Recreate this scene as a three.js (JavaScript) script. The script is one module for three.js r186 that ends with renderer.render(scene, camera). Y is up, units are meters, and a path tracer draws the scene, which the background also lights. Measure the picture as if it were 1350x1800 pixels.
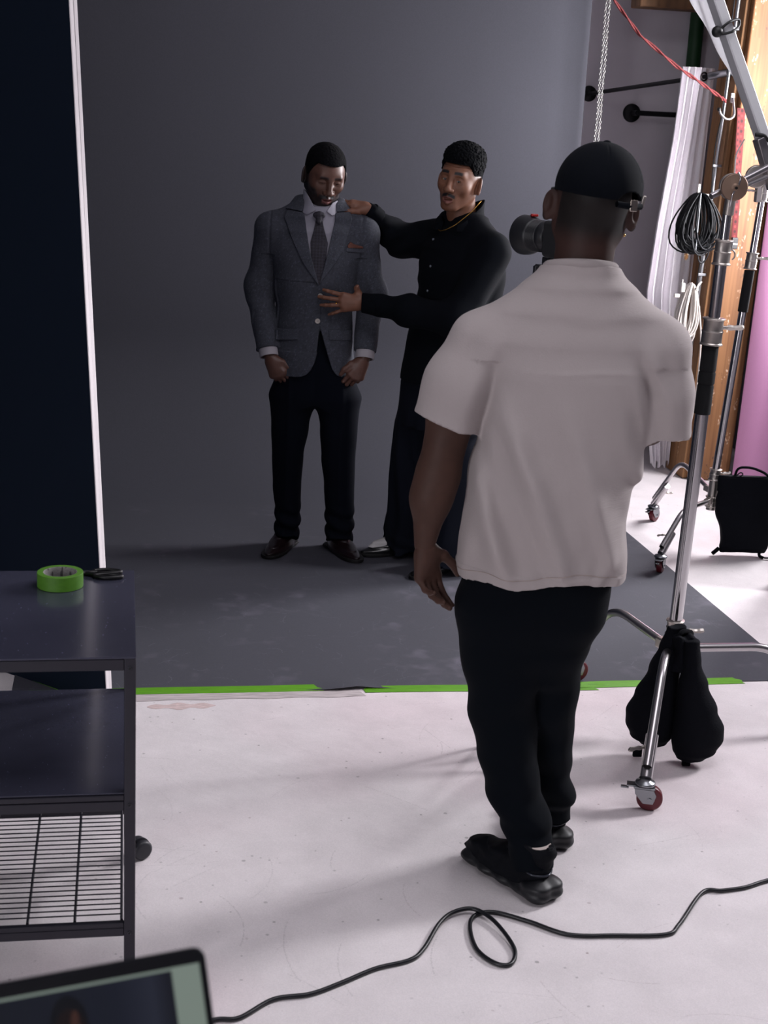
import * as THREE from 'three';
import { RoundedBoxGeometry } from 'three/addons/geometries/RoundedBoxGeometry.js';
import { mergeGeometries } from 'three/addons/utils/BufferGeometryUtils.js';
import { RectAreaLightUniformsLib } from 'three/addons/lights/RectAreaLightUniformsLib.js';

// ---------------------------------------------------------------- camera, lights, exposure
const RAD = Math.PI / 180;
const scene = new THREE.Scene();
scene.background = new THREE.Color(0.55, 0.62, 0.72);
const camera = new THREE.PerspectiveCamera(38.77, 1350 / 1800, 0.05, 60);
camera.position.set(0, 1.85, 0);
camera.rotation.set(-14.9 * RAD, -10.5 * RAD, 2.8 * RAD, 'YXZ');
camera.focus = 5.0;
camera.userData.fStop = 8;
scene.add(camera);
const renderer = new THREE.WebGLRenderer({ antialias: true });
renderer.toneMapping = THREE.LinearToneMapping;
renderer.toneMappingExposure = 1.0;
renderer.shadowMap.enabled = true;
renderer.shadowMap.type = THREE.PCFSoftShadowMap;
RectAreaLightUniformsLib.init();
function windowLight(w, h, pos, look, color, intensity) {
  const l = new THREE.RectAreaLight(color, intensity, w, h);
  l.position.set(...pos); l.lookAt(...look); scene.add(l); return l;
}
// unseen windows placed to light floor and backdrop from the right, T-shirt from left
const WINS = [{ x: 5.2, z0: -5.35, z1: -4.45, y0: 2.45, y1: 3.7, L: 80 }, { x: 3.75, z0: -7.15, z1: -6.25, y0: 1.2, y1: 2.7, L: 41 }];
for (const w of WINS) windowLight(w.z1 - w.z0 - 0.1, w.y1 - w.y0 - 0.1, [w.x - 0.03, (w.y0 + w.y1) / 2, (w.z0 + w.z1) / 2], [0, (w.y0 + w.y1) / 2, (w.z0 + w.z1) / 2], new THREE.Color(0.985, 0.965, 1.0), w.L);
const WIN2 = { z0: -0.4, z1: 1.7, y0: 0.7, y1: 2.7, x: -3.1 };
windowLight(WIN2.z1 - WIN2.z0 - 0.1, WIN2.y1 - WIN2.y0 - 0.1, [WIN2.x + 0.03, 1.7, (WIN2.z0 + WIN2.z1) / 2], [3, 1.7, (WIN2.z0 + WIN2.z1) / 2], new THREE.Color(0.97, 0.95, 1.0), 9);
const SKY = { x0: 0.4, x1: 2.8, z0: -3.6, z1: -1.4, y: 4.2 };  // skylight out of view, placed to brighten the front floor
windowLight(SKY.x1 - SKY.x0 - 0.1, SKY.z1 - SKY.z0 - 0.1, [(SKY.x0 + SKY.x1) / 2, SKY.y - 0.03, (SKY.z0 + SKY.z1) / 2], [(SKY.x0 + SKY.x1) / 2, 0, (SKY.z0 + SKY.z1) / 2 + 0.001], new THREE.Color(0.97, 0.95, 1.0), 2.3);

// ---------------------------------------------------------------- helpers
let seed = 7;
function rnd() { seed = (seed * 1664525 + 1013904223) >>> 0; return seed / 4294967296; }
function srnd(s) { let q = (s * 2654435761) >>> 0; return () => { q = (q * 1664525 + 1013904223) >>> 0; return q / 4294967296; }; }
const h2 = (x, y, s) => { let n = (x * 374761393 + y * 668265263 + s * 974711) | 0; n = Math.imul(n ^ (n >>> 13), 1274126177); return ((n ^ (n >>> 16)) >>> 0) / 4294967296; };
const h3 = (x, y, z) => { let n = (x * 374761393 + y * 668265263 + z * 2147483647 + 974711) | 0; n = Math.imul(n ^ (n >>> 13), 1274126177); n = Math.imul(n ^ (n >>> 15), 2246822519); return ((n ^ (n >>> 16)) >>> 0) / 4294967296; };
const sm = (t) => t * t * (3 - 2 * t);
const lerp = (a, b, t) => a + (b - a) * t;
const clamp = (v, a = 0, b = 1) => Math.max(a, Math.min(b, v));
const sstep = (a, b, v) => sm(clamp((v - a) / (b - a)));
function vn2(x, y, per, s) { // value noise that tiles every per units
  const xi = Math.floor(x), yi = Math.floor(y), fx = sm(x - xi), fy = sm(y - yi), m = (v) => ((v % per) + per) % per;
  return lerp(lerp(h2(m(xi), m(yi), s), h2(m(xi + 1), m(yi), s), fx), lerp(h2(m(xi), m(yi + 1), s), h2(m(xi + 1), m(yi + 1), s), fx), fy);
}
function fbm2(u, v, f, oct, s) { let a = 0, w = 0.5, t = 0; for (let i = 0; i < oct; i++) { a += w * vn2(u * f, v * f, f, s + i); t += w; w *= 0.5; f *= 2; } return a / t; }
function vn3(x, y, z) {
  const xi = Math.floor(x), yi = Math.floor(y), zi = Math.floor(z), fx = sm(x - xi), fy = sm(y - yi), fz = sm(z - zi);
  const l = (k) => lerp(lerp(h3(xi, yi, zi + k), h3(xi + 1, yi, zi + k), fx), lerp(h3(xi, yi + 1, zi + k), h3(xi + 1, yi + 1, zi + k), fx), fy);
  return lerp(l(0), l(1), fz) * 2 - 1;
}
function dataTex(w, h, fn, color = true) { // fn(u, v) -> [r, g, b] in 0..1 (sRGB when color)
  const d = new Uint8Array(w * h * 4);
  for (let j = 0; j < h; j++) for (let i = 0; i < w; i++) { const c = fn(i / w, j / h), o = (j * w + i) * 4; d[o] = clamp(c[0]) * 255; d[o + 1] = clamp(c[1]) * 255; d[o + 2] = clamp(c[2]) * 255; d[o + 3] = 255; }
  const t = new THREE.DataTexture(d, w, h, THREE.RGBAFormat);
  t.wrapS = t.wrapT = THREE.RepeatWrapping; t.magFilter = THREE.LinearFilter; t.minFilter = THREE.LinearMipmapLinearFilter; t.generateMipmaps = true;
  if (color) t.colorSpace = THREE.SRGBColorSpace;
  t.needsUpdate = true; return t;
}
function canvasTex(w, h, draw, color = true) {
  const c = document.createElement('canvas'); c.width = w; c.height = h; draw(c.getContext('2d'), w, h);
  const t = new THREE.CanvasTexture(c); t.wrapS = t.wrapT = THREE.RepeatWrapping; if (color) t.colorSpace = THREE.SRGBColorSpace; t.needsUpdate = true; return t;
}
const mat = (color, roughness = 0.8, metalness = 0, extra = {}) => new THREE.MeshStandardMaterial({ color: new THREE.Color(color), roughness, metalness, ...extra });
const pmat = (color, roughness = 0.8, metalness = 0, extra = {}) => new THREE.MeshPhysicalMaterial({ color: new THREE.Color(color), roughness, metalness, ...extra });
const fab = (color, roughness = 0.92, extra = {}) => pmat(color, roughness, 0, { specularIntensity: 0.25, ...extra });
const V = (x, y, z) => new THREE.Vector3(x, y, z);
const taken = {};
function numbered(n) { if (!(n in taken)) { taken[n] = 0; return n; } taken[n]++; return n + '_' + String(taken[n]).padStart(3, '0'); }
function shade(o) { o.castShadow = true; o.receiveShadow = true; return o; }
function clean(g) { // keep only what every geometry here shares
  const k = g.index ? g.toNonIndexed() : g; for (const a of Object.keys(k.attributes)) if (!['position', 'normal', 'uv'].includes(a)) k.deleteAttribute(a);
  return k;
}
const merge = (list) => list.length === 1 ? list[0] : mergeGeometries(list.map(clean));
function part(parent, name, geo, material, label) {
  const m = shade(new THREE.Mesh(Array.isArray(geo) ? merge(geo) : geo, material)); m.name = name; parent.add(m);
  if (label) m.userData.label = label;
  return m;
}
function thing(name, label, category, pos = [0, 0, 0], turn = 0, group) {
  const o = new THREE.Group(); o.name = numbered(name); o.position.set(...pos); o.rotation.y = turn; scene.add(o);
  o.userData = { label, category }; if (group) o.userData.group = group; return o;
}
function single(name, label, category, geo, material, group) {
  const m = part(scene, numbered(name), geo, material); m.userData = { label, category }; if (group) m.userData.group = group; return m;
}
function struct(name, geo, material, label, category) {
  const m = part(scene, name, geo, material); m.userData = { kind: 'structure', label, category }; return m;
}
function sub(parent, name, pos = [0, 0, 0]) { const g = new THREE.Group(); g.name = name; g.position.set(...pos); parent.add(g); return g; }
// geometry shorthands
const bx = (w, h, d, x = 0, y = 0, z = 0) => new THREE.BoxGeometry(w, h, d).translate(x, y, z);
const rb = (w, h, d, x = 0, y = 0, z = 0, r = 0.004, s = 2) => new RoundedBoxGeometry(w, h, d, s, Math.min(r, w / 2.01, h / 2.01, d / 2.01)).translate(x, y, z);
function metreUV(g, s = 1) { // box-like geometry: uv in metres by the dominant normal
  const k = g.index ? g.toNonIndexed() : g, p = k.attributes.position, n = k.attributes.normal, uv = new Float32Array(p.count * 2);
  for (let i = 0; i < p.count; i++) {
    const ax = Math.abs(n.getX(i)), ay = Math.abs(n.getY(i)), az = Math.abs(n.getZ(i));
    const [u, v] = ay >= ax && ay >= az ? [p.getX(i), p.getZ(i)] : ax >= az ? [p.getZ(i), p.getY(i)] : [p.getX(i), p.getY(i)];
    uv[2 * i] = u * s; uv[2 * i + 1] = v * s;
  }
  k.setAttribute('uv', new THREE.BufferAttribute(uv, 2)); return k;
}
function rod(a, b, r1, r2 = r1, seg = 16, capped = true) {
  const A = V(...a), B = V(...b), L = A.distanceTo(B), g = new THREE.CylinderGeometry(r2, r1, L, seg, 1, !capped);
  g.applyQuaternion(new THREE.Quaternion().setFromUnitVectors(V(0, 1, 0), B.clone().sub(A).normalize()));
  return g.translate((A.x + B.x) / 2, (A.y + B.y) / 2, (A.z + B.z) / 2);
}
class Bend extends THREE.Curve { // polyline with rounded corners
  constructor(pts, r) {
    super(); this.path = new THREE.CurvePath(); const P = pts.map((p) => V(...p)); let last = P[0];
    for (let i = 1; i < P.length - 1; i++) {
      const a = P[i - 1].clone().sub(P[i]), b = P[i + 1].clone().sub(P[i]), q = Math.min(r, a.length() / 2, b.length() / 2);
      const s = P[i].clone().addScaledVector(a.normalize(), q), e = P[i].clone().addScaledVector(b.normalize(), q);
      this.path.add(new THREE.LineCurve3(last, s)); this.path.add(new THREE.QuadraticBezierCurve3(s, P[i], e)); last = e;
    }
    this.path.add(new THREE.LineCurve3(last, P[P.length - 1]));
  }
  getPoint(t, o) { return this.path.getPoint(t, o); }
}
const bent = (pts, r, rad, n = 60, seg = 14) => new THREE.TubeGeometry(new Bend(pts, rad), n, r, seg, false);
const hose = (pts, r, n = 120, seg = 8, closed = false, tension = 0.5) => new THREE.TubeGeometry(new THREE.CatmullRomCurve3(pts.map((p) => V(...p)), closed, 'catmullrom', tension), n, r, seg, closed);
const lathe = (prof, seg = 32) => new THREE.LatheGeometry(prof.map((p) => new THREE.Vector2(...p)), seg);
const ball = (r, x = 0, y = 0, z = 0, sx = 1, sy = 1, sz = 1) => new THREE.SphereGeometry(r, 20, 14).scale(sx, sy, sz).translate(x, y, z);
function along(g, a, dir) { // turn a geometry that stands along +y so that it points along dir, based at a
  return g.applyQuaternion(new THREE.Quaternion().setFromUnitVectors(V(0, 1, 0), V(...dir).normalize())).translate(...a);
}
function sheet(nu, nv, fn, thick = 0) { // grid surface fn(u, v) -> [x, y, z]; a thickness makes it a closed slab
  const pos = [], uv = [], idx = [], P = []; for (let j = 0; j <= nv; j++) for (let i = 0; i <= nu; i++) { P.push(fn(i / nu, j / nv)); uv.push(i / nu, j / nv); }
  const W = nu + 1, N = P.length, nor = [];
  for (let j = 0; j <= nv; j++) for (let i = 0; i <= nu; i++) {
    const a = P[j * W + Math.min(i + 1, nu)], b = P[j * W + Math.max(i - 1, 0)], c = P[Math.min(j + 1, nv) * W + i], d = P[Math.max(j - 1, 0) * W + i];
    nor.push(V(a[0] - b[0], a[1] - b[1], a[2] - b[2]).cross(V(c[0] - d[0], c[1] - d[1], c[2] - d[2])).normalize());
  }
  for (const p of P) pos.push(...p);
  const quad = (a, b, c, d) => idx.push(a, b, c, a, c, d);
  for (let j = 0; j < nv; j++) for (let i = 0; i < nu; i++) quad(j * W + i, j * W + i + 1, (j + 1) * W + i + 1, (j + 1) * W + i);
  if (thick) {
    P.forEach((p, i) => { pos.push(p[0] - nor[i].x * thick, p[1] - nor[i].y * thick, p[2] - nor[i].z * thick); uv.push(uv[2 * i], uv[2 * i + 1]); });
    for (let j = 0; j < nv; j++) for (let i = 0; i < nu; i++) quad(N + (j + 1) * W + i, N + (j + 1) * W + i + 1, N + j * W + i + 1, N + j * W + i);
    for (let i = 0; i < nu; i++) { quad(N + i, N + i + 1, i + 1, i); quad(nv * W + i, nv * W + i + 1, N + nv * W + i + 1, N + nv * W + i); }
    for (let j = 0; j < nv; j++) { quad(j * W, (j + 1) * W, N + (j + 1) * W, N + j * W); quad(N + j * W + nu, N + (j + 1) * W + nu, (j + 1) * W + nu, j * W + nu); }
  }
  const g = new THREE.BufferGeometry(); g.setAttribute('position', new THREE.Float32BufferAttribute(pos, 3)); g.setAttribute('uv', new THREE.Float32BufferAttribute(uv, 2)); g.setIndex(idx); g.computeVertexNormals(); return g;
}
// ---------------------------------------------------------------- the room
const floorTex = dataTex(2048, 2048, (() => {
  const r = srnd(11), specks = [], N = 2048, buf = new Float32Array(N * N), red = new Float32Array(N * N);
  const put = (x, y, a, b) => { const i = ((Math.round(y) % N + N) % N) * N + ((Math.round(x) % N + N) % N); buf[i] = Math.max(buf[i], a); red[i] = Math.max(red[i], b); };
  for (let k = 0; k < 1500; k++) { const x = r() * N, y = r() * N, s = 0.6 + r() * r() * 2.2, a = 0.15 + r() * 0.45, b = r() < 0.25 ? 0.5 : 0; for (let j = -3; j <= 3; j++) for (let i = -3; i <= 3; i++) if (i * i + j * j < s * s) put(x + i, y + j, a, b); }
  for (let k = 0; k < 330; k++) { let x = r() * N, y = r() * N, t = r() * 6.28, L = 20 + r() * 120, a = 0.05 + r() * 0.22, b = r() < 0.3 ? 0.4 : 0; const c = (r() - 0.5) * 0.02; for (let q = 0; q < L; q++) { x += Math.cos(t); y += Math.sin(t); t += c; if (r() < 0.75) { put(x, y, a, b); if (r() < 0.4) put(x + 1, y, a * 0.6, b); } } }
  return (u, v) => {
    const i = Math.floor(v * N) * N + Math.floor(u * N), big = fbm2(u, v, 6, 4, 3) - 0.5, mid = fbm2(u, v, 48, 3, 9) - 0.5, fine = h2(Math.floor(u * N), Math.floor(v * N), 5) - 0.5;
    const k = 0.895 + big * 0.075 + mid * 0.06 + fine * 0.05 - buf[i] * 0.38, w = clamp((fbm2(u, v, 5, 3, 31) - 0.58) * 3) * 0.05;
    return [k * 0.985 - w * 0.4 + red[i] * buf[i] * 0.1, k * 0.955 - w, k * 0.962 - w * 0.8];
  };
})());
floorTex.repeat.set(0.25, 0.25);
const floorBump = dataTex(512, 512, (u, v) => { const k = fbm2(u, v, 24, 4, 77); return [k, k, k]; }, false); floorBump.repeat.set(0.8, 0.8);
const floorM = mat('#ffffff', 0.55, 0, { map: floorTex, bumpMap: floorBump, bumpScale: 0.0015 });
struct('floor', metreUV(bx(8.7, 0.2, 11.2, 1.05, -0.1, -3.2)), floorM, 'pinkish white painted concrete studio floor with scuffs', 'floor');
const wallTex = dataTex(512, 512, (u, v) => { const k = 0.93 + (fbm2(u, v, 6, 5, 41) - 0.5) * 0.1; return [k, k, k]; });
wallTex.repeat.set(0.5, 0.5);
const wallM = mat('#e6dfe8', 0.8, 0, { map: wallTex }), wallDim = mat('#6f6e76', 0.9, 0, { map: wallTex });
struct('wall_back', metreUV(bx(8.7, 4.2, 0.2, 1.05, 2.1, -8.7)), wallM, 'pale lilac painted wall behind the grey backdrop', 'wall');
const glowM = new THREE.MeshStandardMaterial({ color: 0xffffff, roughness: 0.3, emissive: 0xf8f4ff, emissiveIntensity: 1.0 }), sashM = mat('#d8d8d8', 0.5);
const RH = 4.2;
function wallRun(xIn, dir, zA, zB, w) { // boxes of a side wall from zA to zB around one window; xIn is the room face, dir points outwards
  const c = xIn + dir * 0.1; return [bx(0.2, RH, w.z0 - zA, c, RH / 2, (zA + w.z0) / 2), bx(0.2, RH, zB - w.z1, c, RH / 2, (zB + w.z1) / 2), bx(0.2, w.y0, w.z1 - w.z0, c, w.y0 / 2, (w.z0 + w.z1) / 2), bx(0.2, RH - w.y1, w.z1 - w.z0, c, (RH + w.y1) / 2, (w.z0 + w.z1) / 2)];
}
let winN = 0;
function windowAt(label, xIn, dir, w) {
  const g = new THREE.Group(); g.name = 'window_' + (++winN); g.userData = { kind: 'structure', label, category: 'window' }; scene.add(g); const n = 2, W = (w.z1 - w.z0) / n, x = xIn + dir * 0.06, ym = (w.y0 + w.y1) / 2;
  for (let i = 0; i < n; i++) part(g, 'pane', bx(0.01, w.y1 - w.y0 - 0.06, W - 0.05, x, ym, w.z0 + W * (i + 0.5)), glowM);
  for (let i = 0; i <= n; i++) part(g, 'mullion', bx(0.06, w.y1 - w.y0, 0.05, x, ym, clamp(w.z0 + W * i, w.z0 + 0.025, w.z1 - 0.025)), sashM);
  for (const y of [w.y0 + 0.02, w.y1 - 0.02]) part(g, 'rail', bx(0.06, 0.04, w.z1 - w.z0, x, y, (w.z0 + w.z1) / 2), sashM);
}
struct('wall_left', metreUV(merge(wallRun(-3.1, -1, -8.7, 2.3, WIN2))), wallDim, 'grey wall of the studio on the left', 'wall');
// unseen right wall; its step is placed to keep light off the backdrop
struct('wall_right', metreUV(merge([...wallRun(WINS[1].x, 1, -8.7, -5.67, WINS[1]), bx(2.60, RH, 0.15, 4.10, RH / 2, -5.6), ...wallRun(WINS[0].x, 1, -5.52, 2.3, WINS[0])])), wallDim, 'unseen grey wall on the right, stepped to keep light off the backdrop', 'wall');
windowAt('unseen high window on the right, placed to light the open floor', WINS[0].x, 1, WINS[0]); windowAt('unseen window placed to light the right side of the backdrop', WINS[1].x, 1, WINS[1]); windowAt('unseen window in left wall, placed to light the T-shirt and front floor', -3.1, -1, WIN2);  // all out of view, placed for the light they throw
struct('wall_front', metreUV(bx(8.7, RH, 0.2, 1.05, RH / 2, 2.2)), wallDim, 'grey wall behind the photographer', 'wall');
struct('ceiling', [bx(SKY.x0 + 3.3, 0.2, 11.2, (SKY.x0 - 3.3) / 2, RH + 0.1, -3.2), bx(5.4 - SKY.x1, 0.2, 11.2, (5.4 + SKY.x1) / 2, RH + 0.1, -3.2), bx(SKY.x1 - SKY.x0, 0.2, SKY.z0 + 8.8, (SKY.x0 + SKY.x1) / 2, RH + 0.1, (SKY.z0 - 8.8) / 2), bx(SKY.x1 - SKY.x0, 0.2, 2.4 - SKY.z1, (SKY.x0 + SKY.x1) / 2, RH + 0.1, (2.4 + SKY.z1) / 2)], mat('#7c7a7e', 0.9), 'studio ceiling out of view', 'ceiling');
{ // unseen skylight, placed to light the front of the studio from above
  const g = new THREE.Group(); g.name = 'window_4'; g.userData = { kind: 'structure', label: 'unseen skylight out of view, placed to light the open floor', category: 'window' }; scene.add(g); const W = (SKY.x1 - SKY.x0) / 2, zm = (SKY.z0 + SKY.z1) / 2;
  for (let i = 0; i < 2; i++) part(g, 'pane', bx(W - 0.05, 0.01, SKY.z1 - SKY.z0 - 0.06, SKY.x0 + W * (i + 0.5), RH + 0.05, zm), glowM);
  for (let i = 0; i <= 2; i++) part(g, 'mullion', bx(0.05, 0.06, SKY.z1 - SKY.z0, clamp(SKY.x0 + W * i, SKY.x0 + 0.025, SKY.x1 - 0.025), RH + 0.05, zm), sashM);
}
// timber
function woodTex(s, base, dark, flecks) {
  return canvasTex(512, 1024, (c, w, h) => {
    const r = srnd(s), im = c.createImageData(w, h), a = base, b = dark;
    for (let y = 0; y < h; y++) for (let x = 0; x < w; x++) {
      const u = x / w, v = y / h, warp = (fbm2(u, v, 3, 3, s) - 0.5) * 0.35, g = 0.5 + 0.5 * Math.sin((u + warp) * 60 + Math.sin(v * 9 + u * 4) * 0.8), st = fbm2(u, v * 0.08 + 0.01, 64, 2, s + 4);
      const t = clamp(0.14 + 0.3 * g * 0.6 + (st - 0.5) * 0.9 + (fbm2(u, v, 7, 3, s + 8) - 0.5) * 0.7), o = (y * w + x) * 4;
      for (let k = 0; k < 3; k++) im.data[o + k] = lerp(a[k], b[k], t); im.data[o + 3] = 255;
    }
    c.putImageData(im, 0, 0);
    for (let k = 0; k < flecks; k++) { // paint flecks, scars and nail holes
      const x = r() * w, y = r() * h, dk = r() < 0.3; c.fillStyle = dk ? `rgba(70,50,40,${0.3 + r() * 0.4})` : `rgba(225,205,190,${0.25 + r() * 0.55})`;
      for (let q = 0; q < 4 + r() * 10; q++) { c.beginPath(); c.ellipse(x + (r() - 0.5) * 22, y + (r() - 0.5) * 30, 0.6 + r() * 3.2, 0.6 + r() * 3.4, r() * 3, 0, 6.3); c.fill(); }
    }
    for (let k = 0; k < 5 && flecks; k++) { const x = r() * w, y = r() * h; for (let q = 7; q > 0; q--) { c.strokeStyle = `rgba(105,62,34,${0.16 + 0.05 * (7 - q)})`; c.lineWidth = 1.6; c.beginPath(); c.ellipse(x, y, q * 2.2, q * 3.4, 0.2, 0, 6.3); c.stroke(); } }
  });
}
const pillarTex = woodTex(5, [142, 98, 62], [97, 62, 37], 150); pillarTex.repeat.set(1.6, 0.42);
const pillarM = mat('#ffffff', 0.65, 0, { map: pillarTex });
{ // timber post, leaning a touch to the right
  const g = new THREE.Group(); g.name = 'trim_1'; g.userData = { kind: 'structure', label: 'orange brown timber post flecked with white paint', category: 'post' }; g.position.set(3.125, 0, -7.52); g.rotation.z = -1.9 * RAD; scene.add(g);
  part(g, 'post', metreUV(rb(0.235, 4.15, 0.30, 0.1175, 2.08, -0.15, 0.012)), pillarM);
  const sideTex = woodTex(9, [150, 108, 70], [95, 66, 42], 12); sideTex.repeat.set(1.6, 0.42);
  part(g, 'side_board', metreUV(rb(0.028, 4.15, 0.26, -0.014, 2.08, -0.17, 0.005)), mat('#ffffff', 0.7, 0, { map: sideTex }), 'darker brown board on the side of the post');
}
const beamTex = woodTex(14, [128, 92, 62], [74, 52, 36], 8); beamTex.repeat.set(0.6, 1.4);
const beamM = mat('#ffffff', 0.75, 0, { map: beamTex });
{ const b = struct('trim_2', metreUV(rb(0.94, 0.3, 0.16, 0, 0.15, 0, 0.01)), beamM, 'dark brown ceiling joist above the chain', 'beam'); b.position.set(3.27, 2.545, -8.2); }
// ---------------------------------------------------------------- grey seamless paper
const PAPER = { x0: -0.36, x1: 2.395, zf: -4.535, zb: -7.7, r: 0.75, top: 3.1 };
const paperTex = dataTex(1024, 2048, (() => {
  const r = srnd(23), W = 1024, Hh = 2048, buf = new Float32Array(W * Hh);
  for (let k = 0; k < 420; k++) { // footprints and drag marks, on the part that lies on the floor
    let x = r() * W, y = Math.pow(r(), 1.4) * 720, t = r() * 6.28; const L = 5 + r() * 30, a = 0.03 + r() * 0.16, c = (r() - 0.5) * 0.3;
    for (let q = 0; q < L; q++) { x += Math.cos(t); y += Math.sin(t); t += c * 0.5 + (r() - 0.5) * 0.5; if (r() < 0.7) { const i = clamp(Math.round(y), 0, Hh - 1) * W + clamp(Math.round(x), 0, W - 1); buf[i] = Math.max(buf[i], a); } }
  }
  return (u, v) => {
    const on = 1 - sstep(0.36, 0.44, v), i = Math.floor(v * Hh) * W + Math.floor(u * W), d = clamp((fbm2(u, v * 2, 18, 4, 6) - 0.56) * 2.2) * clamp((fbm2(u, v * 2, 60, 2, 16) - 0.45) * 3) * on * 0.13;
    const k = 0.255 + (h2(Math.floor(u * W), Math.floor(v * Hh), 2) - 0.5) * 0.022 + (fbm2(u, v, 9, 3, 4) - 0.5) * 0.012 + buf[i] * 0.5 + d;
    return [k * 0.985 + d * 0.15, k * 0.985, k * 1.12];
  };
})());
const paperM = mat('#ffffff', 0.78, 0, { map: paperTex });
{
  const { x0, x1, zf, zb, r, top } = PAPER, f = -zb + zf - r, arc = Math.PI / 2 * r, L = f + arc + (top - r);
  const n = 160, prof = (s) => { if (s < f) return [0.002, zf - s]; if (s < f + arc) { const a = (s - f) / r; return [0.002 + r - r * Math.cos(a), zf - f - r * Math.sin(a)]; } return [0.002 + r + s - f - arc, zb]; };
  const g = thing('paper_backdrop', 'dark grey seamless paper backdrop sweeping from the wall onto the floor', 'backdrop');
  part(g, 'paper_sheet', sheet(46, n, (u, v) => {
    const s = v * L, [y, z] = prof(s), x = lerp(x0, x1, u); let lift = 0;
    if (s < 0.12) { const gap = Math.exp(-Math.pow((x - 0.76) / 0.075, 2)); lift = gap * 0.011 * (1 - s / 0.12); } // the untaped stretch of the front edge lifts off the floor
    return [x, y + lift, z + (s < 0.02 ? Math.exp(-Math.pow((x - 0.70) / 0.04, 2)) * 0.012 : 0)];
  }, -0.0012), paperM);
  part(g, 'core_tube', rod([x0 - 0.1, top + 0.02, zb - 0.03], [x1 + 0.1, top + 0.02, zb - 0.03], 0.045, 0.045, 24), mat('#8a7a66', 0.8));
}
// green masking tape along the front edge
const tapeTex = dataTex(256, 64, (u, v) => { const k = 1 + (fbm2(u, v, 32, 3, 3) - 0.5) * 0.22 + (vn2(u * 8, v * 64, 64, 9) - 0.5) * 0.1; return [0.36 * k, 0.60 * k, 0.10 * k]; });
const tapeM = mat('#ffffff', 0.55, 0, { map: tapeTex });
function tapeStrip(name, label, xa, za, xb, zb, w, rip) {
  const R = srnd(rip), n = 40, ends = [0, 0, 0].map(() => (R() - 0.5) * 0.02);
  const g = sheet(n, 4, (u, v) => {
    const e = u < 0.01 ? -0.012 + ends[Math.min(2, Math.floor(v * 3))] : u > 0.99 ? 0.012 - 0.02 * v + ends[2 - Math.min(2, Math.floor(v * 3))] : 0;
    const x = lerp(xa, xb, u) + e, z = lerp(za, zb, u) + w / 2 - v * w + Math.sin(u * 9 + rip) * 0.0015, on = z < PAPER.zf + 0.004;
    return [x, on ? 0.0046 : 0.0012, z];
  }, -0.0004);
  return single(name, label, 'tape', g, tapeM, 'green tape strips on the floor');
}
tapeStrip('floor_tape', 'green tape strip on floor nearest the cart, left of the gap', -0.30, -4.553, 0.648, -4.553, 0.05, 1);
tapeStrip('floor_tape', 'green tape strip on floor between the gap and the standing man', 0.818, -4.532, 1.60, -4.508, 0.05, 2);
tapeStrip('floor_tape', 'green tape strip on floor behind the chrome stand, far right', 1.55, -4.528, 2.15, -4.540, 0.05, 3);
tapeStrip('floor_tape', 'green tape strip slanting along the foot of the black board', -0.62, -5.02, -0.06, -4.44, 0.05, 4);
{ // worn strip where older tape was pulled up
  const t = dataTex(256, 64, (u, v) => { const k = 0.72 + (fbm2(u, v, 24, 4, 8) - 0.5) * 0.34; return [k, k * 0.945, k * 0.95]; });
  single('tape_residue', 'grubby grey band of old tape residue beside the left green tape', 'residue', sheet(30, 2, (u, v) => [lerp(-0.2, 0.80 - 0.02 * v, u), 0.0008, lerp(-4.475 + 0.004 * Math.sin(u * 30), -4.528, v)], -0.0006), mat('#ffffff', 0.8, 0, { map: t }));
  single('floor_stain', 'faint brown smear on the white floor near the cart', 'stain', sheet(16, 6, (u, v) => { const a = u * 2 - 1, w = 0.022 * Math.sqrt(Math.max(0.02, 1 - a * a)) * (1 + 0.4 * Math.sin(u * 17)); return [0.185 + a * 0.11, 0.0007, -4.425 + (v * 2 - 1) * w]; }, -0.0005), mat('#ffffff', 0.8, 0, { map: dataTex(128, 64, (u, v) => { const k = 0.80 + (fbm2(u, v, 16, 4, 18) - 0.5) * 0.2; return [k, k * 0.9, k * 0.89]; }) }));
}
// ---------------------------------------------------------------- black board at the left (two hinged panels)
{
  const foam = mat('#e9e2e4', 0.7), black = fab('#0e1826', 0.8);
  const g = thing('black_board', 'tall black foam board with white edges standing behind the cart', 'board', [-0.045, 0.001, -4.43], 0);
  const lean = 3.9 * RAD;
  const panel = (turn, name, dx, dz, h, tilt) => {
    const p = new THREE.Group(); p.name = name; p.position.set(dx, 0, dz); p.rotation.set(0, turn, tilt, 'YXZ'); g.add(p);
    // panel runs along local -x from its hinge edge
    part(p, 'front_sheet', bx(1.2, h, 0.002, -0.603, h / 2 + 0.004, 0.0085), black);
    part(p, 'back_sheet', bx(1.2, h, 0.002, -0.603, h / 2 + 0.004, -0.0085), black);
    part(p, 'foam_core', rb(1.2, h, 0.015, -0.6, h / 2 + 0.004, 0, 0.002), foam, 'white foam edge');
  };
  panel(-44 * RAD, 'panel', 0, 0, 2.42, lean);
  panel(-46.5 * RAD, 'panel', 0.006, -0.022, 2.42, lean);
}
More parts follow.
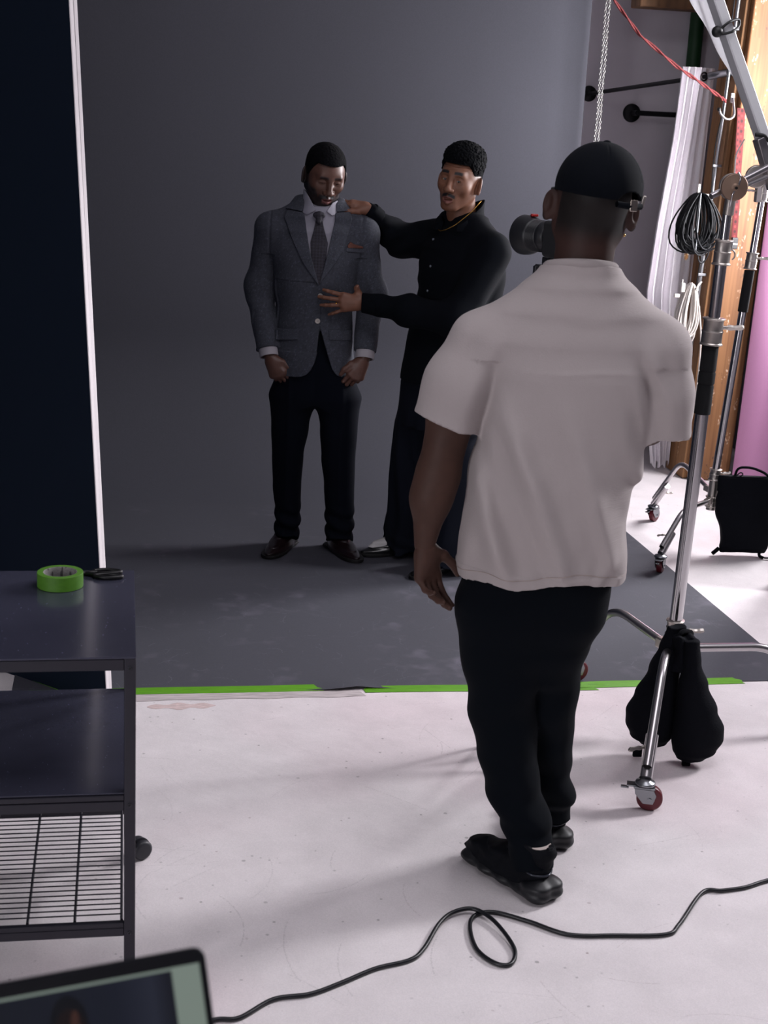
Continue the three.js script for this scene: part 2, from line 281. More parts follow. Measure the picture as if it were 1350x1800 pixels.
{ // unseen second black board, placed side on; keeps the light off the left half of the backdrop
  const foam = mat('#e9e2e4', 0.7), black = fab('#0e1826', 0.8), g = thing('black_board', 'unseen black foam board behind the first, placed to darken the left of the backdrop', 'board', [-0.52, 0.001, -5.5]);
  for (let i = 0; i < 2; i++) { const p = sub(g, 'panel', [0, 0, -i * 1.08]); part(p, 'front_sheet', bx(0.002, 2.42, 1.06, 0.0085, 1.214, -0.53), black); part(p, 'back_sheet', bx(0.002, 2.42, 1.06, -0.0085, 1.214, -0.53), black); part(p, 'foam_core', rb(0.015, 2.42, 1.06, 0, 1.214, -0.53, 0.002), foam); }
}
// pink seamless paper beside the post
{
  const t = dataTex(256, 256, (u, v) => { const k = 1 + (h2(Math.floor(u * 256), Math.floor(v * 256), 4) - 0.5) * 0.05; return [0.77 * k, 0.545 * k, 0.70 * k]; }); t.repeat.set(3, 5);
  const g = thing('pink_backdrop', 'pink seamless paper hanging right of the timber post', 'backdrop', [3.335, 0, -7.42]);
  part(g, 'paper_sheet', sheet(40, 12, (u, v) => { const c = Math.max(0, 0.12 - u * 0.34) / 0.12; return [u * 0.34 + v * 0.06 + c * 0.02, 0.012 + v * 2.9, 0.02 - c * c * 0.07]; }, -0.0015), mat('#ffffff', 0.75, 0, { map: t }));
  part(g, 'core_tube', rod([0.02, 2.93, 0.0], [0.405, 2.93, 0.0], 0.04, 0.04, 20), mat('#8a7a66', 0.8));
}
// ---------------------------------------------------------------- solid fields and their mesher
const smin = (a, b, k) => { const h = Math.max(k - Math.abs(a - b), 0) / k; return Math.min(a, b) - h * h * k * 0.25; };
const smax = (a, b, k) => -smin(-a, -b, k);
function cap(a, b, ra, rb2 = ra) { // tapered capsule
  const [ax, ay, az] = a, bx0 = b[0] - ax, by0 = b[1] - ay, bz0 = b[2] - az, L = Math.max(1e-9, bx0 * bx0 + by0 * by0 + bz0 * bz0), dr = rb2 - ra;
  return (x, y, z) => { const px = x - ax, py = y - ay, pz = z - az; let t = (px * bx0 + py * by0 + pz * bz0) / L; t = t < 0 ? 0 : t > 1 ? 1 : t; const qx = px - bx0 * t, qy = py - by0 * t, qz = pz - bz0 * t; return Math.sqrt(qx * qx + qy * qy + qz * qz) - ra - dr * t; };
}
function ell(c, r) {
  const [cx, cy, cz] = c, [a, b, d] = r, m = Math.min(a, b, d);
  return (x, y, z) => { const px = (x - cx) / a, py = (y - cy) / b, pz = (z - cz) / d, k0 = Math.sqrt(px * px + py * py + pz * pz), k1 = Math.sqrt(px * px / a / a + py * py / b / b + pz * pz / d / d); return k1 < 1e-9 ? -m : k0 * (k0 - 1) / k1; };
}
const sph = (c, r) => cap(c, c, r);
function rbox(c, h, r) { return (x, y, z) => { const qx = Math.abs(x - c[0]) - h[0] + r, qy = Math.abs(y - c[1]) - h[1] + r, qz = Math.abs(z - c[2]) - h[2] + r; return Math.sqrt(Math.max(qx, 0) ** 2 + Math.max(qy, 0) ** 2 + Math.max(qz, 0) ** 2) + Math.min(Math.max(qx, qy, qz), 0) - r; }; }
function uni(k, ...f) { return (x, y, z) => { let d = f[0](x, y, z); for (let i = 1; i < f.length; i++) d = smin(d, f[i](x, y, z), k); return d; }; }
function chain(pts, k = 0.02) { const f = []; for (let i = 0; i + 1 < pts.length; i++) f.push(cap(pts[i], pts[i + 1], pts[i][3], pts[i + 1][3])); return f.length === 1 ? f[0] : uni(k, ...f); }
function loft(rows, n = 2.3) { // rows [y, cx, cz, half width, half depth], y descending or ascending; an upright body of varying oval section
  rows = rows.slice().sort((a, b) => a[0] - b[0]); const N = rows.length, y0 = rows[0][0], y1 = rows[N - 1][0];
  return (x, y, z) => {
    const yy = y < y0 ? y0 : y > y1 ? y1 : y; let i = 0; while (i < N - 2 && rows[i + 1][0] < yy) i++;
    const A = rows[i], B = rows[i + 1], t = sm((yy - A[0]) / (B[0] - A[0])), a = lerp(A[3], B[3], t), b = lerp(A[4], B[4], t);
    const px = Math.abs(x - lerp(A[1], B[1], t)) / a, pz = Math.abs(z - lerp(A[2], B[2], t)) / b, k = Math.pow(Math.pow(px, n) + Math.pow(pz, n), 1 / n);
    const d = (k - 1) * Math.min(a, b) * (k > 1 ? 1 : 1), e = Math.abs(y - yy); return e > 0 ? Math.sqrt(Math.max(d, 0) ** 2 + e * e) : Math.max(d, -Math.min(y - y0, y1 - y) - 0.0);
  };
}
function poly2(pts) { // signed distance to a polygon in x, y
  return (x, y) => {
    let d = Infinity, s = 1; for (let i = 0, j = pts.length - 1; i < pts.length; j = i++) {
      const [ix, iy] = pts[i], [jx, jy] = pts[j], ex = jx - ix, ey = jy - iy, wx = x - ix, wy = y - iy, t = clamp((wx * ex + wy * ey) / (ex * ex + ey * ey)), bx1 = wx - ex * t, by1 = wy - ey * t;
      d = Math.min(d, bx1 * bx1 + by1 * by1); const c1 = y >= iy, c2 = y < jy, c3 = ex * wy > ey * wx; if ((c1 && c2 && c3) || (!c1 && !c2 && !c3)) s = -s;
    } return s * Math.sqrt(d);
  };
}
function xf(f, pos, e) { // move and turn a field (Euler XYZ in degrees, or a Quaternion)
  const q = e && e.isQuaternion ? e : new THREE.Quaternion().setFromEuler(new THREE.Euler(...(e || [0, 0, 0]).map((d) => d * RAD), 'YXZ')), m = new THREE.Matrix4().makeRotationFromQuaternion(q).elements;
  return (x, y, z) => { const a = x - pos[0], b = y - pos[1], c = z - pos[2]; return f(a * m[0] + b * m[1] + c * m[2], a * m[4] + b * m[5] + c * m[6], a * m[8] + b * m[9] + c * m[10]); };
}
function mesh(f, lo, hi, cell, { color, uv = 1, slack = 1.7 } = {}) { // surface nets over the zero set of f
  const B = 8, n = [0, 1, 2].map((k) => Math.ceil((hi[k] - lo[k]) / cell / B) * B + 1), [nx, ny, nz] = n, G = new Float32Array(nx * ny * nz), sy = nx, sz = nx * ny;
  const half = B * cell / 2, diag = half * Math.sqrt(3) * slack, live = [];
  for (let k = 0; k < nz - 1; k += B) for (let j = 0; j < ny - 1; j += B) for (let i = 0; i < nx - 1; i += B) {
    const d = f(lo[0] + i * cell + half, lo[1] + j * cell + half, lo[2] + k * cell + half), big = Math.abs(d) > diag;
    if (!big) live.push([i, j, k]); else { const s = d > 0 ? 1 : -1; for (let c = k; c <= k + B; c++) for (let b = j; b <= j + B; b++) { const o = c * sz + b * sy + i; for (let a = 0; a <= B; a++) if (G[o + a] === 0) G[o + a] = s; } }
  }
  for (const [i, j, k] of live) for (let c = k; c <= k + B; c++) for (let b = j; b <= j + B; b++) for (let a = i; a <= i + B; a++) { const o = c * sz + b * sy + a; const g = G[o]; if (g === 0 || g === 1 || g === -1) G[o] = f(lo[0] + a * cell, lo[1] + b * cell, lo[2] + c * cell) || 1e-9; }
  const id = new Int32Array(nx * ny * nz).fill(-1), pos = [], idx = [];
  const C = [0, 1, sy, sy + 1, sz, sz + 1, sz + sy, sz + sy + 1], E = [[0, 1], [2, 3], [4, 5], [6, 7], [0, 2], [1, 3], [4, 6], [5, 7], [0, 4], [1, 5], [2, 6], [3, 7]];
  for (const [I, J, K] of live) for (let k = K; k < K + B; k++) for (let j = J; j < J + B; j++) for (let i = I; i < I + B; i++) {
    const o = k * sz + j * sy + i; if (id[o] >= 0 || i >= nx - 1 || j >= ny - 1 || k >= nz - 1) continue;
    let m = 0; for (let c = 0; c < 8; c++) if (G[o + C[c]] < 0) m |= 1 << c; if (m === 0 || m === 255) continue;
    let X = 0, Y = 0, Z = 0, q = 0;
    for (const [a, b] of E) { const va = G[o + C[a]], vb = G[o + C[b]]; if ((va < 0) === (vb < 0)) continue; const t = va / (va - vb), xa = a & 1, ya = (a >> 1) & 1, za = a >> 2; X += xa + ((b & 1) - xa) * t; Y += ya + (((b >> 1) & 1) - ya) * t; Z += za + ((b >> 2) - za) * t; q++; }
    id[o] = pos.length / 3; pos.push(lo[0] + (i + X / q) * cell, lo[1] + (j + Y / q) * cell, lo[2] + (k + Z / q) * cell);
  }
  const seen = new Set();
  for (const [I, J, K] of live) for (let k = K; k < K + B; k++) for (let j = J; j < J + B; j++) for (let i = I; i < I + B; i++) {
    const o = k * sz + j * sy + i, s = G[o] < 0;
    for (const [d, u, w, ok] of [[1, sy, sz, j > 0 && k > 0], [sy, sz, 1, i > 0 && k > 0], [sz, 1, sy, i > 0 && j > 0]]) {
      if (!ok || s === (G[o + d] < 0)) continue;
      const a = id[o], b = id[o - u], c = id[o - u - w], e = id[o - w]; if (a < 0 || b < 0 || c < 0 || e < 0) continue;
      if (s) idx.push(a, b, c, a, c, e); else idx.push(a, c, b, a, e, c);
    }
  }
  const N = pos.length / 3, nor = new Float32Array(N * 3), UV = new Float32Array(N * 2), col = color ? new Float32Array(N * 3) : null, h = cell * 0.5;
  for (let i = 0; i < N; i++) {
    const x = pos[3 * i], y = pos[3 * i + 1], z = pos[3 * i + 2]; let a = f(x + h, y, z) - f(x - h, y, z), b = f(x, y + h, z) - f(x, y - h, z), c = f(x, y, z + h) - f(x, y, z - h); const L = Math.hypot(a, b, c) || 1;
    nor[3 * i] = a / L; nor[3 * i + 1] = b / L; nor[3 * i + 2] = c / L; UV[2 * i] = (x + 0.7 * z) * uv; UV[2 * i + 1] = y * uv;
    if (color) { const k = color(x, y, z, a / L, b / L, c / L); col[3 * i] = k[0]; col[3 * i + 1] = k[1]; col[3 * i + 2] = k[2]; }
  }
  const g = new THREE.BufferGeometry(); g.setAttribute('position', new THREE.Float32BufferAttribute(pos, 3)); g.setAttribute('normal', new THREE.BufferAttribute(nor, 3)); g.setAttribute('uv', new THREE.BufferAttribute(UV, 2)); if (color) g.setAttribute('color', new THREE.BufferAttribute(col, 3)); g.setIndex(idx); return g;
}
// ---------------------------------------------------------------- rolling cart
const cartM = mat('#1f1e28', 0.42, 0.1), topTex = dataTex(1024, 1024, (u, v) => {
  const sp = h2(Math.floor(u * 700), Math.floor(v * 700), 7) > 0.9993 ? 0.5 : 0;
  const k = 0.235 + (h2(Math.floor(u * 1024), Math.floor(v * 1024), 3) - 0.5) * 0.02 + (fbm2(u, v, 8, 4, 2) - 0.5) * 0.03 + sp; return [k, k * 1.01, k * 1.25];
}), topM = mat('#ffffff', 0.16, 0.0, { map: topTex });
{
  const x1 = 0.0255, x0 = -0.72, zf = -2.848, zb = -3.445, W = x1 - x0, D = zf - zb, cx = (x0 + x1) / 2, cz = (zf + zb) / 2;
  const c = thing('rolling_cart', 'dark metal rolling cart with a wire bottom shelf at the left', 'cart', [cx, 0, cz]);
  const X = W / 2, Z = D / 2, p = 0.024, screwM = mat('#3a3a40', 0.35, 0.7), dark = mat('#050507', 0.7);
  const posts = [[1, 1], [1, -1], [-1, 1], [-1, -1]];
  for (const [sx, sz] of posts) {
    part(c, 'post', rb(p, 0.712, p, sx * (X - p / 2), 0.055 + 0.356, sz * (Z - p / 2), 0.0025), cartM);
    const k = sub(c, 'caster', [sx * (X - p / 2), 0, sz * (Z - p / 2)]);
    part(k, 'stem', rod([0, 0.03, 0], [0, 0.085, 0], 0.006), screwM);
    const tyre = lathe([[0.0001, -0.011], [0.017, -0.011], [0.022, -0.0095], [0.026, -0.005], [0.026, 0.005], [0.022, 0.0095], [0.017, 0.011], [0.0001, 0.011]], 36).rotateX(Math.PI / 2).rotateY(0.5);
    for (const o of [-0.0135, 0.0135]) part(k, 'wheel', tyre.clone().translate(0.028 * (sx > 0 ? 1 : -1) + o * 0.48, 0.0262, o * 0.88), mat('#24242b', 0.5));
    part(k, 'housing', new THREE.CylinderGeometry(0.0275, 0.0275, 0.005, 28, 1, false, 0.2, 3.4).rotateX(Math.PI / 2).rotateY(0.5).translate(0.028 * (sx > 0 ? 1 : -1), 0.027, 0), mat('#2c2c33', 0.45));
  }
  // top: plate with a turned-down lip
  part(c, 'top_shelf', (() => { const g = rb(W, 0.004, D, 0, 0.768, 0, 0.0015), a = g.attributes, u = a.uv; for (let i = 0; i < u.count; i++) u.setXY(i, a.position.getX(i) / W + 0.5, a.position.getZ(i) / D + 0.5); return g; })(), topM);
  for (const s of [1, -1]) { part(c, 'rail', rb(W - 2 * p, 0.025, 0.02, 0, 0.7525, s * (Z - 0.011), 0.002), cartM); part(c, 'rail', rb(0.02, 0.025, D - 2 * p, s * (X - 0.011), 0.7525, 0, 0.002), cartM); }
  // middle shelf
  part(c, 'middle_shelf', (() => { const g = rb(W - 0.02, 0.004, D - 0.012, 0, 0.462, 0, 0.0015), a = g.attributes, u = a.uv; for (let i = 0; i < u.count; i++) u.setXY(i, a.position.getX(i) / W + 0.5, a.position.getZ(i) / D + 0.5); return g; })(), topM);
  for (const s of [1, -1]) { part(c, 'rail', rb(W - 2 * p, 0.012, 0.016, 0, 0.4535, s * (Z - 0.009), 0.002), cartM); part(c, 'rail', rb(W - 2 * p, 0.022, 0.02, 0, 0.4345, s * (Z - 0.012), 0.002), cartM); part(c, 'rail', rb(0.02, 0.022, D - 2 * p, s * (X - 0.014), 0.446, 0, 0.002), cartM); }
  // wire shelf: long wires on three cross bars
  const wy = 0.156, wire = rod([-X + 0.03, 0, 0], [X - 0.028, 0, 0], 0.0016, 0.0016, 6);
  for (let i = 0; i < 25; i++) part(c, 'shelf_wire', wire.clone().translate(0, wy + 0.0028, -Z + 0.036 + i * (D - 0.076) / 24), cartM);
  for (let x = X - 0.029; x > -X + 0.02; x -= 0.0995) part(c, 'cross_bar', rod([x, wy, -Z + 0.02], [x, wy, Z - 0.02], 0.0032, 0.0032, 8), cartM);
  for (const s of [1, -1]) { part(c, 'rail', rb(W - 2 * p, 0.012, 0.014, 0, 0.1525, s * (Z - 0.009), 0.002), cartM); part(c, 'rail', rb(W - 2 * p, 0.02, 0.02, 0, 0.136, s * (Z - 0.012), 0.002), cartM); part(c, 'rail', rb(0.014, 0.006, D - 2 * p, s * (X - 0.012), 0.142, 0, 0.002), cartM); }
  for (const y of [0.746, 0.438, 0.135]) for (const s of [1, -1]) {
    const q = part(c, 'screw', lathe([[0.0001, 0.001], [0.002, 0.001], [0.0022, 0.0028], [0.0042, 0.0024], [0.0045, 0]], 16).rotateX(Math.PI / 2).translate(s * (X - p / 2), y, Z), screwM);
    part(q, 'socket', rod([s * (X - p / 2), y, Z + 0.0005], [s * (X - p / 2), y, Z + 0.0021], 0.0018, 0.0018, 6), dark);
  }
}
// tape roll and scissors on the cart
{
  const R = 0.053, ri = 0.039, h = 0.035, g = thing('tape_roll', 'roll of green masking tape lying on the cart', 'tape roll', [-0.146, 0.7702, -3.325]);
  const t = dataTex(256, 64, (u, v) => { const k = 1 + (fbm2(u, v, 32, 3, 13) - 0.5) * 0.12; return [0.30 * k, 0.50 * k, 0.12 * k]; });
  part(g, 'tape', lathe([[ri, 0.0005], [R - 0.0006, 0.0003], [R, 0.0012], [R, h - 0.0012], [R - 0.0006, h - 0.0003], [ri, h - 0.0005]], 64), mat('#ffffff', 0.55, 0, { map: t }));
  const k = dataTex(512, 64, (u, v) => { const a = 0.52 + (fbm2(u, v, 64, 2, 5) - 0.5) * 0.12, b = vn2(u * 60, v * 4, 60, 3) > 0.72 ? -0.22 : 0; return [a + b, (a + b) * 0.98, (a + b) * 0.96]; });
  part(g, 'core', lathe([[ri, h - 0.0005], [ri - 0.002, h - 0.0008], [ri - 0.002, 0.0008], [ri, 0.0005]], 64), mat('#ffffff', 0.85, 0, { map: k }), 'grey cardboard core');
}
{
  const g = thing('scissors', 'black handled scissors lying beside the green tape roll', 'scissors', [-0.098, 0.7702, -3.404], -0.10), steel = mat('#b9bcc2', 0.3, 1), blk = mat('#0a0a0d', 0.45);
  const ring = (cx, cz, rx, rz, y) => { const p = []; for (let i = 0; i < 20; i++) { const a = i / 20 * 6.2832; p.push([cx + Math.cos(a) * rx * (1 + 0.1 * Math.cos(2 * a)), y, cz + Math.sin(a) * rz]); } return hose(p, 0.0052, 60, 8, true).scale(1, 1, 1); };
  for (const s of [1, -1]) {
    const b = part(g, 'blade', (() => { const sh = new THREE.Shape([[0.01, -0.004], [-0.095, s * 0.0045], [-0.096, s * 0.0065], [-0.05, s * 0.008 + 0.0006], [0.01, 0.006]].map((q) => new THREE.Vector2(...q))); return new THREE.ExtrudeGeometry(sh, { depth: 0.0016, bevelEnabled: false }).rotateX(-Math.PI / 2).translate(0, s > 0 ? 0.0052 : 0.0034, 0); })(), steel);
    part(b, 'handle', [ring(0.058 + (s > 0 ? 0.006 : 0), s * 0.018, 0.029, 0.0135, 0.0056), hose([[0.002, 0.0055, -s * 0.002], [0.018, 0.0056, s * 0.004], [0.034, 0.0056, s * 0.010]], 0.006, 20, 8)], blk);
  }
  part(g, 'pivot', lathe([[0.0001, 0.008], [0.003, 0.0078], [0.0042, 0.006], [0.0042, 0.001]], 20), steel);
}
// laptop on its table, bottom left
{
  const tb = thing('tether_table', 'black tripod table that carries the laptop', 'table', [-0.10, 0, -1.04], 0), bm = mat('#0b0b0e', 0.5);
  part(tb, 'table_top', rb(0.46, 0.016, 0.32, 0, 0.930, 0, 0.006), bm); part(tb, 'column', rod([0, 0.1, 0], [0, 0.925, 0], 0.014), bm);
  for (let i = 0; i < 3; i++) { const a = i * 2.094 + 0.5; part(tb, 'leg', rod([0, 0.42, 0], [Math.cos(a) * 0.26, 0.008, Math.sin(a) * 0.26], 0.009), bm); }
  const g = thing('laptop', 'open laptop showing a dark portrait photo, cut off at bottom left', 'laptop', [0, 0, 0]);
  const shell = mat('#23242a', 0.4, 0.6), bez = mat('#04050a', 0.35);
  // lid frame: lower right corner on the hinge; built in its own plane, then tilted back and turned
  const W = 0.345, Hh = 0.235, lid = sub(g, 'lid', [0, 0, 0]);
  const round = (w, h, r) => { const s = new THREE.Shape(); s.moveTo(-w, 0); s.lineTo(-r, 0); s.quadraticCurveTo(0, 0, 0, r); s.lineTo(0, h - r); s.quadraticCurveTo(0, h, -r, h); s.lineTo(-w + r, h); s.quadraticCurveTo(-w, h, -w, h - r); s.lineTo(-w, 0); return s; };
  part(lid, 'shell', new THREE.ExtrudeGeometry(round(W, Hh, 0.010), { depth: 0.004, bevelEnabled: true, bevelSize: 0.0012, bevelThickness: 0.0012, bevelSegments: 2, curveSegments: 10 }).translate(0, 0, -0.0055), shell);
  part(lid, 'bezel', new THREE.ExtrudeGeometry(round(W, Hh, 0.010), { depth: 0.0006, bevelEnabled: false, curveSegments: 10 }), bez);
  const sw = W - 0.009, shh = Hh - 0.0225;
  const scr = canvasTex(1024, 660, (c, w, h) => {
    c.fillStyle = '#7d8981'; c.fillRect(0, 0, w, h);
    const l = 0.068 * w; c.fillStyle = '#0b0e16'; c.fillRect(0, 0.011 * h, w - l, h);
    const gr = c.createLinearGradient(0.3 * w, 0, w - l, 0); gr.addColorStop(0, '#0c1019'); gr.addColorStop(0.78, '#141824'); gr.addColorStop(0.92, '#232633'); gr.addColorStop(1, '#12141d'); c.fillStyle = gr; c.fillRect(0, 0.011 * h, w - l, h);
    // the picture of a man's head and shoulders
    const cx = 0.68 * w, cy = 0.135 * h; c.fillStyle = '#06080e'; c.beginPath(); c.ellipse(cx, cy + 6, 46, 74, 0, 0, 6.3); c.fill();
    c.fillStyle = '#150c0c'; c.beginPath(); c.ellipse(cx + 3, cy + 22, 38, 58, 0, 0, 6.3); c.fill();
    c.fillStyle = '#3a231d'; c.beginPath(); c.ellipse(cx + 14, cy - 4, 10, 26, 0.1, 0, 6.3); c.fill(); c.fillStyle = '#452a22'; c.beginPath(); c.ellipse(cx + 20, cy + 62, 18, 22, 0, 0, 6.3); c.fill(); c.fillStyle = '#2a1815'; c.beginPath(); c.ellipse(cx + 24, cy + 28, 9, 22, 0, 0, 6.3); c.fill();
    c.fillStyle = '#0a0d15'; c.fillRect(cx - 150, cy + 110, 300, h); c.fillStyle = '#1a1f2b'; c.beginPath(); c.ellipse(cx, cy + 190, 170, 90, 0, 0, 6.3); c.fill();
  });
  const sg = new THREE.BoxGeometry(sw, shh, 0.0004).translate(-0.0045 - sw / 2, Hh - 0.0105 - shh / 2, 0.0009);
  part(lid, 'screen', sg, new THREE.MeshStandardMaterial({ color: 0x050505, roughness: 0.3, emissive: 0xffffff, emissiveMap: scr, emissiveIntensity: 0.8 }), 'screen with a dark portrait photograph');
  lid.rotation.set(-20 * RAD, -1.5 * RAD, 8.2 * RAD, 'YXZ'); lid.position.set(0.095, 0.9785, -0.975);
  part(g, 'base', rb(W, 0.013, 0.235, 0, 0, 0, 0.004), shell).position.set(-0.076, 0.9465, -0.855);
  part(g, 'keyboard', rb(W - 0.06, 0.0015, 0.105, 0, 0, 0, 0.0006), bez).position.set(-0.076, 0.9535, -0.89);
}
// black cable on the floor
single('floor_cable', 'black power cable snaking across the white floor with one loop', 'cable', hose([[0.05, 0.0055, -2.64], [0.182, 0.0055, -2.701], [0.242, 0.0055, -2.705], [0.321, 0.0055, -2.765], [0.403, 0.0055, -2.777], [0.477, 0.0055, -2.813], [0.562, 0.0055, -2.861], [0.646, 0.0055, -2.888], [0.688, 0.006, -2.932], [0.745, 0.010, -3.03], [0.790, 0.013, -3.073], [0.842, 0.0145, -3.079], [0.880, 0.012, -3.021], [0.899, 0.007, -2.912], [0.875, 0.0055, -2.85], [0.839, 0.0055, -2.858], [0.811, 0.0055, -2.92], [0.817, 0.0055, -3.014], [0.842, 0.0055, -3.066], [0.893, 0.0055, -3.075], [0.966, 0.0055, -3.026], [1.046, 0.0055, -2.96], [1.155, 0.0055, -2.945], [1.281, 0.0055, -2.938], [1.332, 0.0055, -2.98], [1.446, 0.0065, -3.119], [1.503, 0.006, -3.125], [1.569, 0.0055, -3.136], [1.644, 0.0055, -3.165], [1.78, 0.0055, -3.2], [1.95, 0.0055, -3.19]], 0.0053, 420, 10), mat('#0b0d14', 0.4));
// ---------------------------------------------------------------- chrome roller stands
const chrome = mat('#c9c6c8', 0.16, 1), satin = mat('#bdb6b0', 0.38, 1), foamGrip = mat('#07080c', 0.9), darkSteel = mat('#8d8f93', 0.3, 1), redWheel = mat('#5c1420', 0.4), brushed = mat('#b4b0b2', 0.28, 1);
function teeKnob(parent, at, dir, s = 1) { // shaft with a curved T bar
  const k = sub(parent, 'tee_knob'); part(k, 'shaft', along(new THREE.CylinderGeometry(0.0055 * s, 0.0065 * s, 0.04 * s, 12).translate(0, 0.02 * s, 0), at, dir), satin);
  const bar = new THREE.ExtrudeGeometry((() => { const q = new THREE.Shape(); q.moveTo(-0.027, 0); q.quadraticCurveTo(-0.024, 0.010, -0.012, 0.006); q.quadraticCurveTo(0, 0.002, 0.012, 0.007); q.quadraticCurveTo(0.024, 0.011, 0.027, 0.003); q.quadraticCurveTo(0.022, -0.008, 0.010, -0.005); q.quadraticCurveTo(0, -0.003, -0.012, -0.006); q.quadraticCurveTo(-0.022, -0.008, -0.027, 0); return q; })(), { depth: 0.008, bevelEnabled: true, bevelSize: 0.0015, bevelThickness: 0.0015, bevelSegments: 2, curveSegments: 6 }).translate(0, 0, -0.004).scale(s, s, s);
  bar.rotateZ(Math.PI / 2).rotateY(0.6).translate(0, 0.042 * s, 0); part(k, 'bar', along(bar.rotateX(0), at, dir), satin); return k;
}
function swivelCaster(parent, x, z, turn, r = 0.037) { // plated fork, red wheel, brake tab; top plate at y = 2r + 0.028
  const c = sub(parent, 'caster', [x, 0, z]); c.rotation.y = turn;
  const rotor = lathe([[0.0001, -0.013], [r * 0.86, -0.013], [r, -0.009], [r, 0.009], [r * 0.86, 0.013], [0.0001, 0.013]], 40).rotateX(Math.PI / 2).translate(0.016, r, 0);
  part(c, 'wheel', rotor, redWheel, 'dark red wheel');
  part(c, 'hub', lathe([[0.0001, -0.0145], [r * 0.36, -0.0145], [r * 0.42, -0.0125], [r * 0.42, 0.0125], [r * 0.36, 0.0145], [0.0001, 0.0145]], 28).rotateX(Math.PI / 2).translate(0.016, r, 0), satin);
  const sh = new THREE.Shape([[0.026, 0.066], [-0.028, 0.066], [-0.026, 0.052], [-0.002, 0.024], [0.026, 0.024], [0.034, 0.05]].map((p) => new THREE.Vector2(p[0], p[1] * r / 0.037)));
  const cheek = new THREE.ExtrudeGeometry(sh, { depth: 0.0025, bevelEnabled: false });
  part(c, 'fork', [cheek.clone().translate(0, 0, 0.0165), cheek.clone().translate(0, 0, -0.019), rb(0.06, 0.006, 0.042, -0.001, 2 * r - 0.004, 0, 0.002), rod([0.016, r, -0.022], [0.016, r, 0.022], 0.006, 0.006, 12)], darkSteel);
  part(c, 'swivel_plate', lathe([[0.0001, 0.022], [0.014, 0.022], [0.017, 0.016], [0.027, 0.013], [0.029, 0.008], [0.027, 0.003], [0.0001, 0.001]], 32).translate(0, 2 * r - 0.002, 0), darkSteel);
  part(c, 'brake_tab', [rb(0.03, 0.004, 0.03, -0.036, 2 * r - 0.002, 0, 0.001).rotateZ(0.0), rb(0.022, 0.004, 0.014, -0.056, 2 * r - 0.012, 0, 0.001)], darkSteel);
  return c;
}
function collar(parent, at, r, h, dir = [0, 1, 0]) { // cast collar with rolled rims
  return part(parent, 'collar', along(lathe([[0.0001, 0], [r + 0.003, 0], [r + 0.004, 0.003], [r + 0.001, 0.006], [r, 0.008], [r, h * 0.46], [r + 0.0015, h * 0.48], [r + 0.0015, h * 0.52], [r - 0.001, h * 0.54], [r - 0.001, h - 0.008], [r + 0.003, h - 0.005], [r + 0.003, h - 0.001], [0.0001, h]], 32), at, dir), satin);
}
